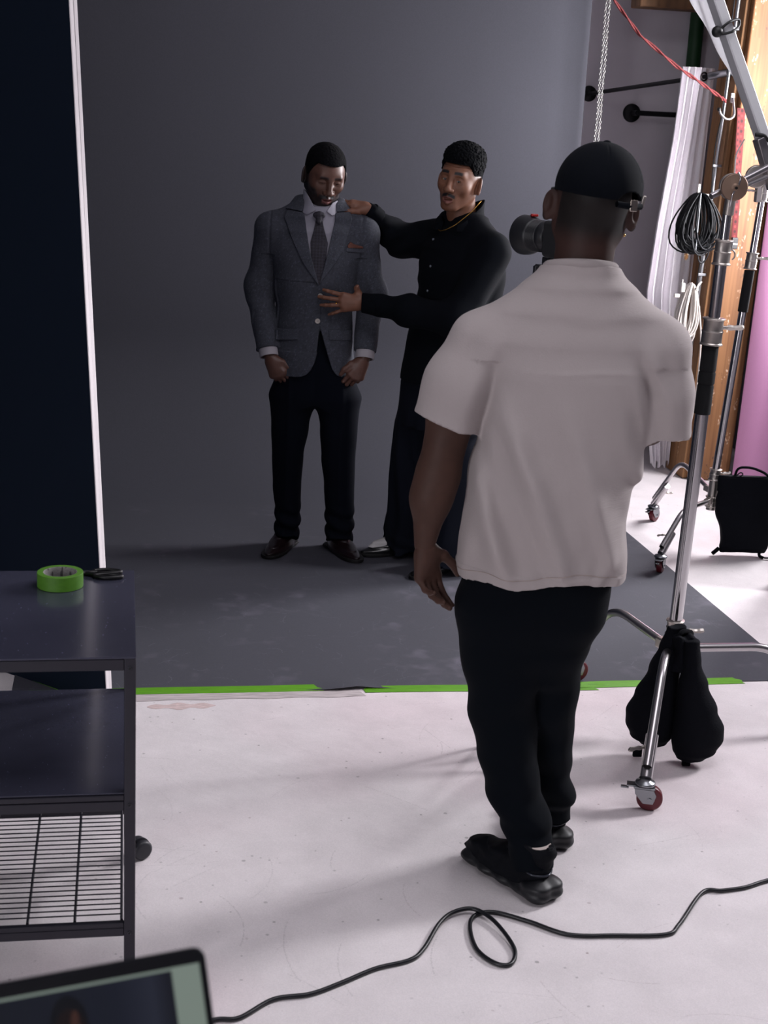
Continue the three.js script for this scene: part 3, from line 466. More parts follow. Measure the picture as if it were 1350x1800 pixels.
{ // the near stand
  const s = thing('roller_stand', 'chrome roller stand with black foam grip right of the man in the T-shirt', 'stand', [1.715, 0, -4.12]);
  const lx = (y) => (y - 0.3) * 0.022, P = (y) => [lx(y), y, 0];
  part(s, 'lower_pole', rod(P(0.20), P(1.06), 0.0205, 0.0205, 28), chrome);
  part(s, 'foam_grip', along(lathe([[0.0215, 0], [0.025, 0.002], [0.025, 0.088], [0.0235, 0.09], [0.0235, 0.094], [0.0255, 0.096], [0.0255, 0.128], [0.0235, 0.13], [0.0235, 0.133], [0.025, 0.135], [0.0245, 0.212], [0.0215, 0.214]], 28), P(1.045), [0.022, 1, 0]), foamGrip, 'black foam grip');
  collar(s, P(1.257), 0.031, 0.082, [0.022, 1, 0]); teeKnob(s, [lx(1.31) + 0.026, 1.31, 0.006], [1, 0.02, 0.12], 0.95);
  part(s, 'middle_pole', rod(P(1.25), P(1.50), 0.0175, 0.0175, 24), chrome);
  collar(s, P(1.495), 0.0245, 0.075, [0.022, 1, 0]);
  part(s, 'clamp_ring', new THREE.TorusGeometry(0.016, 0.0025, 8, 20, 4).rotateZ(-1).translate(lx(1.53) + 0.024, 1.525, 0), satin);
  part(s, 'upper_pole', rod(P(1.56), P(1.655), 0.0135, 0.0135, 20), chrome);
  // grip head: two discs with a spiral lip, clamping the arm
  const gh = sub(s, 'grip_head', [lx(1.72), 1.722, 0]); const face = mat('#8c7566', 0.5, 0.7);
  part(gh, 'disc', lathe([[0.0001, 0.016], [0.010, 0.016], [0.012, 0.010], [0.036, 0.0095], [0.039, 0.006], [0.039, -0.006], [0.036, -0.0095], [0.0001, -0.0095]], 40).rotateX(Math.PI / 2).rotateY(-0.15).translate(0, 0, 0.026), face);
  part(gh, 'disc', lathe([[0.0001, 0.0095], [0.036, 0.0095], [0.039, 0.006], [0.039, -0.006], [0.036, -0.0095], [0.0001, -0.0095]], 40).rotateX(Math.PI / 2).rotateY(-0.15).translate(0.004, 0, 0.002), satin);
  part(gh, 'lip', hose([[0.004, 0.042, 0.034], [0.012, 0.028, 0.036], [0.009, 0.010, 0.036], [0.002, -0.004, 0.037], [-0.006, -0.018, 0.036], [-0.008, -0.036, 0.032], [-0.006, -0.055, 0.022]], 0.003, 40, 8), chrome);
  part(gh, 'spigot', rod([-0.001, -0.08, 0.004], [0, -0.03, 0.01], 0.016, 0.016, 20), satin);
  part(gh, 'pivot_hole', rod([-0.001, -0.002, 0.036], [0, -0.002, 0.0435], 0.0045, 0.0045, 14), mat('#050505', 0.6));
  const arm = sub(s, 'arm', [lx(1.72), 1.72, 0]);
  part(arm, 'rod', rod([-0.062, -0.028, 0.010], [0.135, 0.066, -0.04], 0.0095, 0.0095, 18), brushed); part(arm, 'rod', rod([0.03, -0.002, -0.012], [0.13, 0.034, -0.05], 0.007, 0.007, 14), brushed);
  // low base: hub, sliding sleeve, three bent legs on casters
  collar(s, P(0.335), 0.026, 0.05); collar(s, [0, 0.225, 0], 0.026, 0.05); teeKnob(s, [0.026, 0.348, 0.006], [1, 0.06, 0.2], 0.95);
  const ends = [[-0.256, 0.52], [-0.165, -0.46], [0.50, 0.03]];
  ends.forEach(([x, z], i) => {
    const L = Math.hypot(x, z), ux = x / L, uz = z / L, h = i === 0 ? 0.33 : 0.29, kneeR = [0.33, 0.30, 0.33][i], y0 = h, yk = h + [0.035, 0.04, 0.006][i];
    const leg = sub(s, 'leg'); part(leg, 'tube', bent([[ux * 0.028, y0, uz * 0.028], [ux * kneeR, yk, uz * kneeR], [x, 0.13, z]], 0.0135, 0.075, 60, 16), brushed);
    part(leg, 'hinge_block', rb(0.05, 0.036, 0.03, 0, 0, 0, 0.006).rotateY(-Math.atan2(uz, ux)).translate(ux * 0.045, y0, uz * 0.045), satin);
    part(leg, 'sleeve', rod([x, 0.094, z], [lerp(x, ux * kneeR, 0.36), 0.19, lerp(z, uz * kneeR, 0.36)], 0.0185, 0.0185, 20), brushed);
    teeKnob(leg, [lerp(x, ux * kneeR, 0.25) - 0.016, 0.165, lerp(z, uz * kneeR, 0.25)], [-1, 0, 0.25], 0.8);
    swivelCaster(s, x, z, [-0.35, 0.2, 0.7][i]);
  });
}
{ // the far stand by the post
  const s = thing('roller_stand', 'second chrome roller stand standing in front of the timber post', 'stand', [2.675, 0, -6.15]);
  const lx = (y) => (y - 0.3) * 0.062, P = (y) => [lx(y), y, 0], D = [0.062, 1, 0];
  part(s, 'lower_pole', rod(P(0.24), P(1.13), 0.0175, 0.0175, 24), chrome);
  part(s, 'foam_grip', along(lathe([[0.019, 0], [0.0225, 0.002], [0.0225, 0.185], [0.019, 0.187]], 24), P(1.115), D), foamGrip, 'black foam grip');
  collar(s, P(1.305), 0.0255, 0.075, D); teeKnob(s, [lx(1.36) + 0.022, 1.355, 0.004], [1, 0, 0.2], 0.8);
  part(s, 'upper_pole', rod(P(1.34), P(1.64), 0.0145, 0.0145, 20), chrome);
  collar(s, P(1.60), 0.023, 0.07, D); part(s, 'clamp_block', rb(0.022, 0.075, 0.03, lx(1.63) - 0.024, 1.635, 0.005, 0.004), satin); teeKnob(s, [lx(1.64) - 0.035, 1.645, 0.004], [-1, 0.08, 0.1], 0.6);
  part(s, 'spigot', rod(P(1.66), P(1.70), 0.0095, 0.0095, 16), chrome);
  collar(s, P(0.34), 0.0255, 0.055, D); collar(s, [0, 0.215, 0], 0.0255, 0.05); part(s, 'sleeve', rod([0, 0.20, 0], P(0.36), 0.022, 0.022, 20), satin); teeKnob(s, [0.022, 0.375, 0.01], [1, 0.1, 0.3], 0.7);
  const ends = [[-0.08, -0.51], [-0.355, 0.34], [0.49, 0.14]];
  ends.forEach(([x, z], i) => {
    const L = Math.hypot(x, z), ux = x / L, uz = z / L, y0 = i === 1 ? 0.245 : 0.29, kneeR = 0.30, yk = [0.36, 0.255, 0.31][i];
    const leg = sub(s, 'leg'); part(leg, 'tube', bent([[ux * 0.024, y0, uz * 0.024], [ux * kneeR, yk, uz * kneeR], [x, 0.12, z]], 0.012, 0.07, 60, 14), brushed);
    part(leg, 'sleeve', rod([x, 0.09, z], [lerp(x, ux * kneeR, 0.5), 0.09 + (yk - 0.09) * 0.45, lerp(z, uz * kneeR, 0.5)], 0.0165, 0.0165, 18), brushed);
    part(leg, 'hinge_block', rb(0.045, 0.03, 0.026, 0, 0, 0, 0.005).rotateY(-Math.atan2(uz, ux)).translate(ux * 0.04, y0, uz * 0.04), satin);
    teeKnob(leg, [lerp(x, ux * kneeR, 0.3) + (i === 0 ? 0.014 : -0.014), 0.165, lerp(z, uz * kneeR, 0.3)], [i === 0 ? 1 : -1, 0, 0.2], 0.6);
    swivelCaster(s, x, z, [0.7, 1.0, 0.1][i], 0.036);
  });
}
// sandbags
const bagTex = dataTex(256, 256, (u, v) => { const k = 0.5 + (vn2(u * 128, v * 128, 128, 3) - 0.5) * 0.5 + (fbm2(u, v, 10, 3, 2) - 0.5) * 0.2; return [k, k, k]; }, false); bagTex.repeat.set(4, 4);
const bagM = fab('#080a11', 0.85, { bumpMap: bagTex, bumpScale: 0.0012 });
{ // saddle bag over the near stand's front leg
  const g = thing('sandbag', 'black saddle sandbag slung over the near chrome stand base', 'sandbag', [1.66, 0, -3.90], -0.10);
  const fold = (x, y, z) => 0.004 * Math.sin(x * 70 + vn3(x * 9, y * 6, z * 9) * 3 + y * 12) * sstep(0.14, 0.36, y) + 0.004 * vn3(x * 14, y * 12, z * 14);
  const pouch = (sx) => loft([[0.010, sx * 0.040, 0, 0.024, 0.020], [0.022, sx * 0.046, 0, 0.046, 0.036], [0.045, sx * 0.056, 0, 0.066, 0.05], [0.085, sx * 0.064, 0, 0.078, 0.056], [0.12, sx * 0.064, 0, 0.077, 0.055], [0.18, sx * 0.052, 0, 0.063, 0.05], [0.26, sx * 0.034, 0, 0.045, 0.04], [0.33, sx * 0.02, 0, 0.031, 0.03], [0.40, sx * 0.012, 0, 0.026, 0.022]], 2.1);
  const neck = loft([[0.30, 0.004, 0, 0.042, 0.026], [0.35, 0.004, 0, 0.034, 0.026], [0.395, 0.0, 0, 0.040, 0.026], [0.41, -0.004, 0, 0.042, 0.024]], 2.2);
  for (const sx of [-1, 1]) { const f0 = pouch(sx), sh = sx < 0 ? 0.012 : -0.014; part(g, 'pouch', mesh((x, y, z) => f0(x, y + sh * 0, z) + fold(x, y, z), [sx < 0 ? -0.16 : -0.03, 0.0, -0.08], [sx < 0 ? 0.03 : 0.16, 0.42, 0.08], 0.005), bagM).position.set(sx * 0.006 - 0.004, sx < 0 ? 0.03 : 0.004, sx < 0 ? -0.03 : 0.02); }
  part(g, 'neck', mesh((x, y, z) => neck(x, y, z) + 0.005 * Math.sin(x * 160 + y * 20) * sstep(0.3, 0.36, y), [-0.07, 0.28, -0.05], [0.07, 0.43, 0.05], 0.004), bagM);
  part(g, 'tab', rb(0.028, 0.03, 0.012, -0.105, 0.022, -0.02, 0.003), bagM); part(g, 'tab', rb(0.026, 0.02, 0.012, 0.035, 0.012, 0.03, 0.003), bagM);
  const strap = part(g, 'strap', bent([[-0.03, 0.40, 0.005], [-0.012, 0.425, 0.0], [0.03, 0.41, -0.04], [0.05, 0.36, -0.10]], 0.008, 0.02, 30, 8), bagM); strap.scale.set(1, 1, 1);
}
{ // flat bag hanging on the far stand
  const g = thing('sandbag', 'flat black bag with a handle hanging on the far chrome stand', 'sandbag', [2.80, 0, -6.06], -0.14);
  const body = loft([[0.02, 0.014, 0, 0.104, 0.022], [0.05, 0.012, 0, 0.111, 0.034], [0.12, 0.008, 0, 0.116, 0.04], [0.22, 0.002, 0, 0.121, 0.034], [0.29, -0.002, 0, 0.125, 0.026], [0.345, -0.006, 0, 0.128, 0.02], [0.372, -0.006, 0, 0.126, 0.016]], 3.2);
  part(g, 'body', mesh((x, y, z) => body(x, y, z) + 0.003 * vn3(x * 16, y * 10, z * 16) + 0.002 * Math.sin(y * 30 + x * 14), [-0.17, 0, -0.07], [0.17, 0.4, 0.07], 0.005), bagM);
  const flap = loft([[0.305, -0.006, 0, 0.129, 0.03], [0.37, -0.006, 0, 0.131, 0.022], [0.382, -0.006, 0, 0.128, 0.016]], 3.2);
  part(g, 'flap', mesh((x, y, z) => Math.max(flap(x, y, z), 0.306 - y + 0.06 * (x) * 0.4), [-0.17, 0.28, -0.06], [0.17, 0.4, 0.06], 0.004), bagM);
  part(g, 'handle', bent([[-0.062, 0.375, 0.0], [-0.052, 0.420, 0.0], [0.01, 0.424, 0.006], [0.075, 0.40, 0.004], [0.11, 0.37, 0.0]], 0.006, 0.03, 40, 8), bagM);
  part(g, 'clip', bent([[-0.062, 0.38, 0.012], [-0.04, 0.402, 0.014], [-0.026, 0.392, 0.012], [-0.044, 0.378, 0.012]], 0.003, 0.008, 24, 8), mat('#15151a', 0.4, 0.6));
  part(g, 'strap', bent([[-0.098, 0.035, 0.0], [-0.115, 0.022, 0.006], [-0.128, 0.012, 0.01]], 0.010, 0.02, 16, 8), bagM);
  const st = part(g, 'strap', bent([[0.09, 0.03, 0.012], [0.085, 0.012, 0.02], [0.10, 0.008, 0.04]], 0.007, 0.015, 16, 8), bagM); part(st, 'buckle', rb(0.03, 0.007, 0.016, 0.118, 0.010, 0.045, 0.002), mat('#1b1b20', 0.4));
}
// ---------------------------------------------------------------- scrim frame, top right
{
  const g = thing('scrim_frame', 'white diffusion scrim on an aluminium frame, top right corner', 'scrim', [1.897, 1.843, -4.25]);
  const u = V(-0.203, 0.401, 0.0).normalize(), P = (s, t = 0) => [u.x * s + v.x * t, u.y * s + v.y * t, u.z * s + v.z * t];
  const v = V(0.155, 0.336, -0.90).normalize(); // the frame runs away from the camera and rises
  const bar = (a, b, w = 0.036) => { const A = V(...a), B = V(...b), L = A.distanceTo(B), d = B.clone().sub(A).normalize(); const m = new THREE.Matrix4(), zz = V(0.25, 0.1, 1).addScaledVector(d, -V(0.25, 0.1, 1).dot(d)).normalize(), xx = d.clone().cross(zz); m.makeBasis(xx, d, zz); return rb(w, L, w, 0, 0, 0, 0.004).applyMatrix4(m).translate((A.x + B.x) / 2, (A.y + B.y) / 2, (A.z + B.z) / 2); };
  const al = mat('#cfcfd3', 0.5, 0.55);
  part(g, 'frame_tube', bar(P(-0.12), P(1.15)), al, 'square aluminium tube'); part(g, 'frame_tube', bar(P(1.13, 0), P(1.13, 1.1)), al); part(g, 'frame_tube', bar(P(0.4, 1.1), P(1.13, 1.1)), al);
  // taut cloth from the tube, its lower hem rising towards the back
  const A = V(...P(0.15)), far = A.clone().addScaledVector(v, 1.05);
  part(g, 'diffusion_cloth', sheet(24, 24, (s, t) => { const h = A.clone().lerp(far, t), top = V(...P(1.1)).lerp(V(...P(1.1, 1.05)), t), p = h.lerp(top, s); return [p.x - 0.018 + 0.004 * Math.sin(t * 12), p.y, p.z]; }, 0.0016), pmat('#f4f3f6', 0.9, 0, { transmission: 0.85, thickness: 0 }), 'bright white cloth');
  const bk = mat('#07080a', 0.5);
  const bq = P(0.36); part(g, 'bungee_ball', ball(0.0165, bq[0] - 0.036, bq[1] - 0.008, bq[2] + 0.026), bk, 'black ball of the bungee tie');
  part(g, 'bungee_cord', hose([[bq[0] - 0.03, bq[1] - 0.006, bq[2] + 0.028], [bq[0] - 0.008, bq[1] + 0.018, bq[2] + 0.034], [bq[0] + 0.03, bq[1] + 0.03, bq[2] + 0.012], [bq[0] + 0.034, bq[1] + 0.012, bq[2] + 0.012], [bq[0] + 0.006, bq[1] - 0.006, bq[2] + 0.034], [bq[0] - 0.024, bq[1] - 0.014, bq[2] + 0.03]], 0.0042, 50, 8, true), bk);
  const cq = P(-0.0); part(g, 'strap', bent([[cq[0] - 0.048, cq[1] + 0.03, 0.03], [cq[0] - 0.02, cq[1] + 0.028, 0.034], [cq[0] + 0.004, cq[1] + 0.006, 0.034], [cq[0] + 0.05, cq[1] + 0.004, 0.02]], 0.006, 0.01, 30, 8), bk);
  part(g, 'bracket', lathe([[0.0001, 0.012], [0.03, 0.012], [0.034, 0.008], [0.034, -0.008], [0.03, -0.012], [0.0001, -0.012]], 32).rotateX(Math.PI / 2).rotateY(-0.3).translate(-0.018, -0.092, 0.004), satin);
  part(g, 'bracket_plate', bar([-0.035, 0.02, 0.026], [0.03, -0.125, 0.026], 0.03), brushed);
  part(g, 'wire_loop', bent([[-0.055, 0.015, -0.03], [-0.078, -0.03, -0.03], [-0.075, -0.09, -0.03]], 0.002, 0.02, 24, 6), mat('#d8d8d8', 0.4, 0.6));
}
// ---------------------------------------------------------------- things by the back wall and on the post
const blackIron = mat('#121218', 0.5, 0.4), blackCable = fab('#07090e', 0.5, { specularIntensity: 0.6 }), whiteCord = mat('#cfc8c2', 0.55);
{ // curtain on its rod
  const g = thing('curtain', 'white pleated curtain hanging left of the timber post', 'curtain', [0, 0, 0]);
  const L = [[2.225, 2.945], [1.83, 2.925], [1.4, 2.885], [1.03, 2.865], [0.5, 2.91], [0.04, 2.985]], R = [[2.225, 3.14], [1.53, 3.122], [1.08, 3.118], [0.04, 3.10]];
  const at = (T, y) => { let i = 0; while (i < T.length - 2 && T[i + 1][0] > y) i++; const [a, b] = [T[i], T[i + 1]]; return lerp(a[1], b[1], clamp((a[0] - y) / (a[0] - b[0]))); };
  const clothB = dataTex(256, 256, (u, v) => { const k = 0.5 + (fbm2(u, v, 20, 4, 5) - 0.5) * 0.8; return [k, k, k]; }, false); clothB.repeat.set(2, 6);
  part(g, 'cloth', sheet(150, 60, (u, v) => {
    const y = lerp(2.225, 0.035 + 0.02 * Math.sin(u * 23), v), x0 = at(L, y), x1 = at(R, y), flat = sstep(0.62, 0.8, u) * (1 - v * 0.5), w = Math.pow(u, 1.25);
    const fold = Math.sin(u * 36 + 0.7 * Math.sin(v * 4)) * (0.020 + 0.008 * Math.sin(u * 13 + 2)) * (1 - flat * 0.85) * (0.75 + 0.4 * v);
    return [lerp(x0, x1, w) + Math.cos(u * 36 + 0.7 * Math.sin(v * 4)) * 0.006 * (1 - flat), y, -7.78 + fold + 0.03 * Math.sin(u * 3) + 0.012 * Math.sin(v * 7 + u * 5)];
  }, 0.0018), pmat('#ebe6eb', 0.85, 0, { transmission: 0.05, thickness: 0, bumpMap: clothB, bumpScale: 0.004 }));
  const gr = part(g, 'grommet', new THREE.TorusGeometry(0.021, 0.005, 10, 28).rotateY(0.35).translate(3.062, 2.178, -7.735), mat('#3b3436', 0.3, 0.9)); gr.userData.label = 'dark metal grommet';
}
{
  const g = thing('curtain_rod', 'dark curtain rod fixed to back wall, passing through the white curtain', 'rod');
  part(g, 'rod', rod([2.70, 2.082, -8.58], [3.10, 2.185, -7.70], 0.012, 0.012, 16), blackIron); part(g, 'flange', along(lathe([[0.0001, 0.03], [0.02, 0.03], [0.022, 0.014], [0.044, 0.012], [0.046, 0.0], [0.0001, 0]], 28), [2.70, 2.082, -8.6], [0, 0, 1]), blackIron);
  part(g, 'elbow', bent([[3.085, 2.182, -7.72], [3.13, 2.195, -7.66], [3.14, 2.2, -7.58]], 0.02, 0.03, 24, 16), mat('#9b9ba0', 0.35, 0.9), 'silver elbow fitting');
}
{
  const g = thing('wall_rail', 'short black pipe rail on the back wall, below the curtain rod', 'rail');
  part(g, 'pipe', rod([2.97, 1.985, -8.50], [3.36, 1.985, -8.50], 0.015, 0.015, 16), blackIron); part(g, 'elbow', rod([2.975, 1.985, -8.6], [2.975, 1.985, -8.49], 0.017, 0.017, 16), blackIron);
  part(g, 'flange', along(lathe([[0.0001, 0.022], [0.03, 0.02], [0.052, 0.012], [0.054, 0], [0.0001, 0]], 28), [2.972, 1.985, -8.6], [0, 0, 1]), blackIron);
}
single('maroon_cloth', 'dark maroon cloth hanging on the black rail behind the curtain', 'cloth', sheet(40, 20, (u, v) => [lerp(3.205, 3.36, u) - 0.03 * v, lerp(2.14, 0.25, v), -8.44 + 0.018 * Math.sin(u * 22 + v * 2)], 0.003), mat('#4a1730', 0.9));
single('green_roll', 'dark green roll standing upright against back wall above the curtain', 'roll', [lathe([[0.03, 0], [0.042, 0.0], [0.042, 2.75], [0.03, 2.75]], 32).translate(3.30, 0.001, -8.53)], mat('#0f3a1a', 0.6));
{ // roller chain: two strands of links
  const g = thing('pull_chain', 'silver link chain hanging at the right edge of grey backdrop', 'chain');
  const link = new THREE.TorusGeometry(0.0052, 0.0014, 5, 10).scale(1, 1.75, 1), cm = mat('#b9b7b4', 0.3, 0.9);
  for (const [xa, ph] of [[2.447, 0], [2.464, 1]]) { const l = []; for (let y = 3.15, i = ph; y > 1.12; y -= 0.0142, i++) l.push(link.clone().rotateY(i % 2 ? 1.2 : -0.25).translate(xa + 0.0015 * Math.sin(y * 20 + ph), y, -7.62)); part(g, 'strand', l, cm); }
  const end = []; for (let i = 0; i <= 6; i++) { const a = Math.PI * i / 6; end.push(link.clone().rotateZ(Math.PI / 2 - a).translate(2.4555 - Math.cos(a) * 0.0085, 1.115 - Math.sin(a) * 0.012, -7.62)); } part(g, 'bottom_loop', end, cm);
}
{ // red rope swagged to the post
  const pts = [[2.30, 2.60], [2.383, 2.495], [2.545, 2.343], [2.769, 2.206], [2.929, 2.131], [3.06, 2.068], [3.11, 2.05]];
  const t = dataTex(256, 32, (u, v) => { const k = h2(Math.floor(u * 256), Math.floor(v * 8), 5), w = k > 0.88 ? 0.2 : 0, d = vn2(u * 64, v * 8, 64, 2) * 0.2; return [0.42 + w - d * 0.6, 0.075 + w - d * 0.3, 0.085 + w - d * 0.3]; }); t.repeat.set(6, 1);
  const tw = (ph) => { const P = []; for (let i = 0; i < pts.length - 1; i++) for (let k = 0; k < 12; k++) { const f = k / 12; P.push([lerp(pts[i][0], pts[i + 1][0], f), lerp(pts[i][1], pts[i + 1][1], f)]); } return P.map(([x, y], i) => [x, y + Math.cos(i * 0.45 + ph) * 0.006, -7.3 - (i < 12 ? 0 : (i - 12) * 0.0035) + Math.sin(i * 0.45 + ph) * 0.006]); };
  const g = thing('red_rope', 'red braided rope slung from ceiling down to the post', 'rope'), rm = mat('#ffffff', 0.8, 0, { map: t });
  for (const p of [0, Math.PI]) part(g, 'strand', hose(tw(p), 0.0048, 260, 7), rm);
}
{ // red lashing strap on the face of the post
  const g = thing('red_strap', 'red lashing strap with black buckle hanging on the post', 'strap'); const t = canvasTex(64, 512, (c, w, h) => { c.fillStyle = '#5e1719'; c.fillRect(0, 0, w, h); for (let i = 0; i < 26; i++) { c.fillStyle = i % 2 ? '#340c0e' : '#772b2a'; c.beginPath(); c.ellipse(w / 2, (i + 0.5) * h / 26, 13, 6, 0, 0, 6.3); c.fill(); } c.fillStyle = 'rgba(60,16,18,0.5)'; c.fillRect(0, 0, 6, h); c.fillRect(w - 6, 0, 6, h); });
  const sm1 = mat('#ffffff', 0.8, 0, { map: t }), seg = (x0, y0, x1, y1, w, z) => sheet(3, 20, (u, v) => [lerp(x0, x1, v) + (u - 0.5) * w, lerp(y0, y1, v), z + 0.003 * Math.sin(v * 11)], 0.003);
  part(g, 'webbing', seg(3.192, 2.02, 3.226, 1.345, 0.034, -7.49), sm1); part(g, 'webbing', seg(3.168, 2.02, 3.198, 1.62, 0.02, -7.478), sm1);
  const b = part(g, 'buckle', rb(0.036, 0.062, 0.014, 3.229, 1.322, -7.488, 0.004), mat('#08080b', 0.35)); part(b, 'bar', rb(0.026, 0.006, 0.004, 3.229, 1.318, -7.4795, 0.001), mat('#c8c8c8', 0.3, 0.9));
}
function coil(seedN, cx, cy, cz, rw, rh, n, r, z) { // bundle of loops hanging from one point, as one continuous run
  const R = srnd(seedN), pts = []; const M = 14;
  for (let i = 0; i < n; i++) { const w = rw * (0.35 + 0.65 * R()), h = rh * (0.8 + 0.2 * R()), ox = (R() - 0.5) * rw * 0.7, oz = (R() - 0.5) * z; for (let k = 0; k < M; k++) { const a = k / M * 6.2832 + 1.57, q = Math.sin(a), e = 0.75 - 0.25 * q; pts.push([cx + ox * (1 - q) * 0.5 + Math.cos(a) * w * e * (i % 2 ? 1 : -1), cy + (q - 1) * h + rh * 1 - (R() * 0.006), cz + oz * (1 - q * 0.3) + Math.cos(a) * z * 0.3]); } }
  return pts;
}
{
  const g = thing('black_cable_coil', 'thick coil of black cable hanging on the post', 'cable coil');
  part(g, 'coil', hose(coil(3, 2.972, 1.425, -7.40, 0.135, 0.160, 46, 0.0044, 0.08), 0.0044, 46 * 24, 6), blackCable);
  part(g, 'loose_loop', hose([[3.02, 1.34, -7.37], [3.035, 1.28, -7.36], [3.01, 1.225, -7.36], [2.985, 1.235, -7.36], [2.98, 1.29, -7.37], [2.99, 1.36, -7.37]], 0.004, 60, 7), blackCable);
  part(g, 'tie', hose([[2.955, 1.58, -7.345], [2.952, 1.45, -7.335], [2.957, 1.29, -7.345]], 0.0016, 30, 6), mat('#c9cdd2', 0.4));
  part(g, 'hanger', rb(0.014, 0.062, 0.01, 2.962, 1.595, -7.40, 0.003), mat('#d8d2cc', 0.6), 'white hanger tab');
  part(g, 'hook_arm', rod([2.962, 1.575, -7.40], [3.11, 1.565, -7.56], 0.005, 0.005, 10), mat('#d8d2cc', 0.5));
}
{
  const g = thing('filament_bulb', 'clear filament bulb dangling below the black cable coil', 'bulb');
  part(g, 'glass', lathe([[0.0001, -0.058], [0.007, -0.055], [0.0125, -0.046], [0.0135, -0.03], [0.011, -0.012], [0.008, 0.0]], 24).translate(2.945, 1.285, -7.44), pmat('#fff2dc', 0.05, 0, { transmission: 1, thickness: 0, ior: 1.45 }));
  part(g, 'filament', hose([[2.941, 1.285, -7.44], [2.940, 1.24, -7.442], [2.945, 1.237, -7.44], [2.946, 1.275, -7.438], [2.950, 1.237, -7.44], [2.949, 1.285, -7.44]], 0.0011, 60, 5), mat('#c98f3a', 0.5)); part(g, 'socket', rod([2.945, 1.28, -7.44], [2.946, 1.312, -7.44], 0.009, 0.0075, 16), mat('#a7b5ab', 0.5)); part(g, 'wire', hose([[2.946, 1.31, -7.44], [2.95, 1.34, -7.42], [2.962, 1.40, -7.40]], 0.0016, 20, 6), mat('#c9cdd2', 0.4));
}
{
  const g = thing('white_cable_coil', 'coil of white extension cord hanging below the black coil', 'cable coil');
  part(g, 'coil', hose(coil(8, 3.03, 0.935, -7.54, 0.075, 0.165, 18, 0.004, 0.06), 0.0046, 18 * 26, 7), whiteCord);
  part(g, 'tail', hose([[3.07, 0.98, -7.50], [3.10, 0.80, -7.50], [3.115, 0.55, -7.52], [3.11, 0.34, -7.54], [3.09, 0.24, -7.56], [3.055, 0.215, -7.58], [3.045, 0.25, -7.60]], 0.0046, 80, 7), whiteCord);
  part(g, 'plug', [rb(0.022, 0.05, 0.018, 2.975, 1.075, -7.52, 0.004), rb(0.006, 0.02, 0.003, 2.971, 1.108, -7.52, 0.001), rb(0.03, 0.02, 0.016, 2.945, 1.03, -7.52, 0.004)], whiteCord);
  part(g, 'hook', bent([[3.11, 1.10, -7.60], [3.07, 1.08, -7.55], [3.06, 1.055, -7.52], [3.04, 1.075, -7.50]], 0.006, 0.02, 24, 8), mat('#c8c0b8', 0.5));
}
{ // conduit and cable that run down the post's side
  const g = thing('conduit', 'thin galvanised conduit pipe running down the side of the post', 'pipe'), z = -7.60;
  part(g, 'pipe', rod([3.165, 2.75, z], [3.072, 0.30, z], 0.0095, 0.0095, 14), mat('#a9aaae', 0.3, 0.9)); part(g, 'cable', hose([[3.135, 2.75, z + 0.01], [3.125, 2.4, z + 0.012], [3.132, 2.1, z + 0.015], [3.105, 1.8, z + 0.012], [3.108, 1.5, z + 0.012], [3.08, 1.1, z + 0.012], [3.06, 0.5, z + 0.01]], 0.0035, 80, 7), blackCable);
  for (const y of [2.42, 1.72, 1.14]) part(g, 'clip', rb(0.05, 0.016, 0.012, 3.108 + (y - 1.2) * 0.036, y, z + 0.010, 0.003), mat('#8c8c90', 0.4, 0.8));
}
{
  const g = thing('coat_hook', 'bent chrome hook with black tip on the post', 'hook');
  part(g, 'hook', bent([[3.14, 2.07, -7.50], [3.143, 1.975, -7.46], [3.10, 1.955, -7.46], [3.063, 1.985, -7.46], [3.055, 2.005, -7.46]], 0.0065, 0.03, 40, 12), brushed); part(g, 'tip', ball(0.0105, 3.053, 2.008, -7.46), mat('#060608', 0.4));
  part(g, 'plate', rb(0.02, 0.05, 0.008, 3.14, 2.07, -7.508, 0.003), brushed);
}
{
  const g = thing('outlet_box', 'small grey metal outlet box low on the post', 'outlet'); const m = mat('#8f8c90', 0.45, 0.6);
  part(g, 'box', rb(0.06, 0.11, 0.045, 3.068, 0.275, -7.61, 0.004), m); for (const y of [0.30, 0.25]) part(g, 'socket', rb(0.03, 0.03, 0.006, 3.062, y, -7.587, 0.003), mat('#3c3a40', 0.6));
}
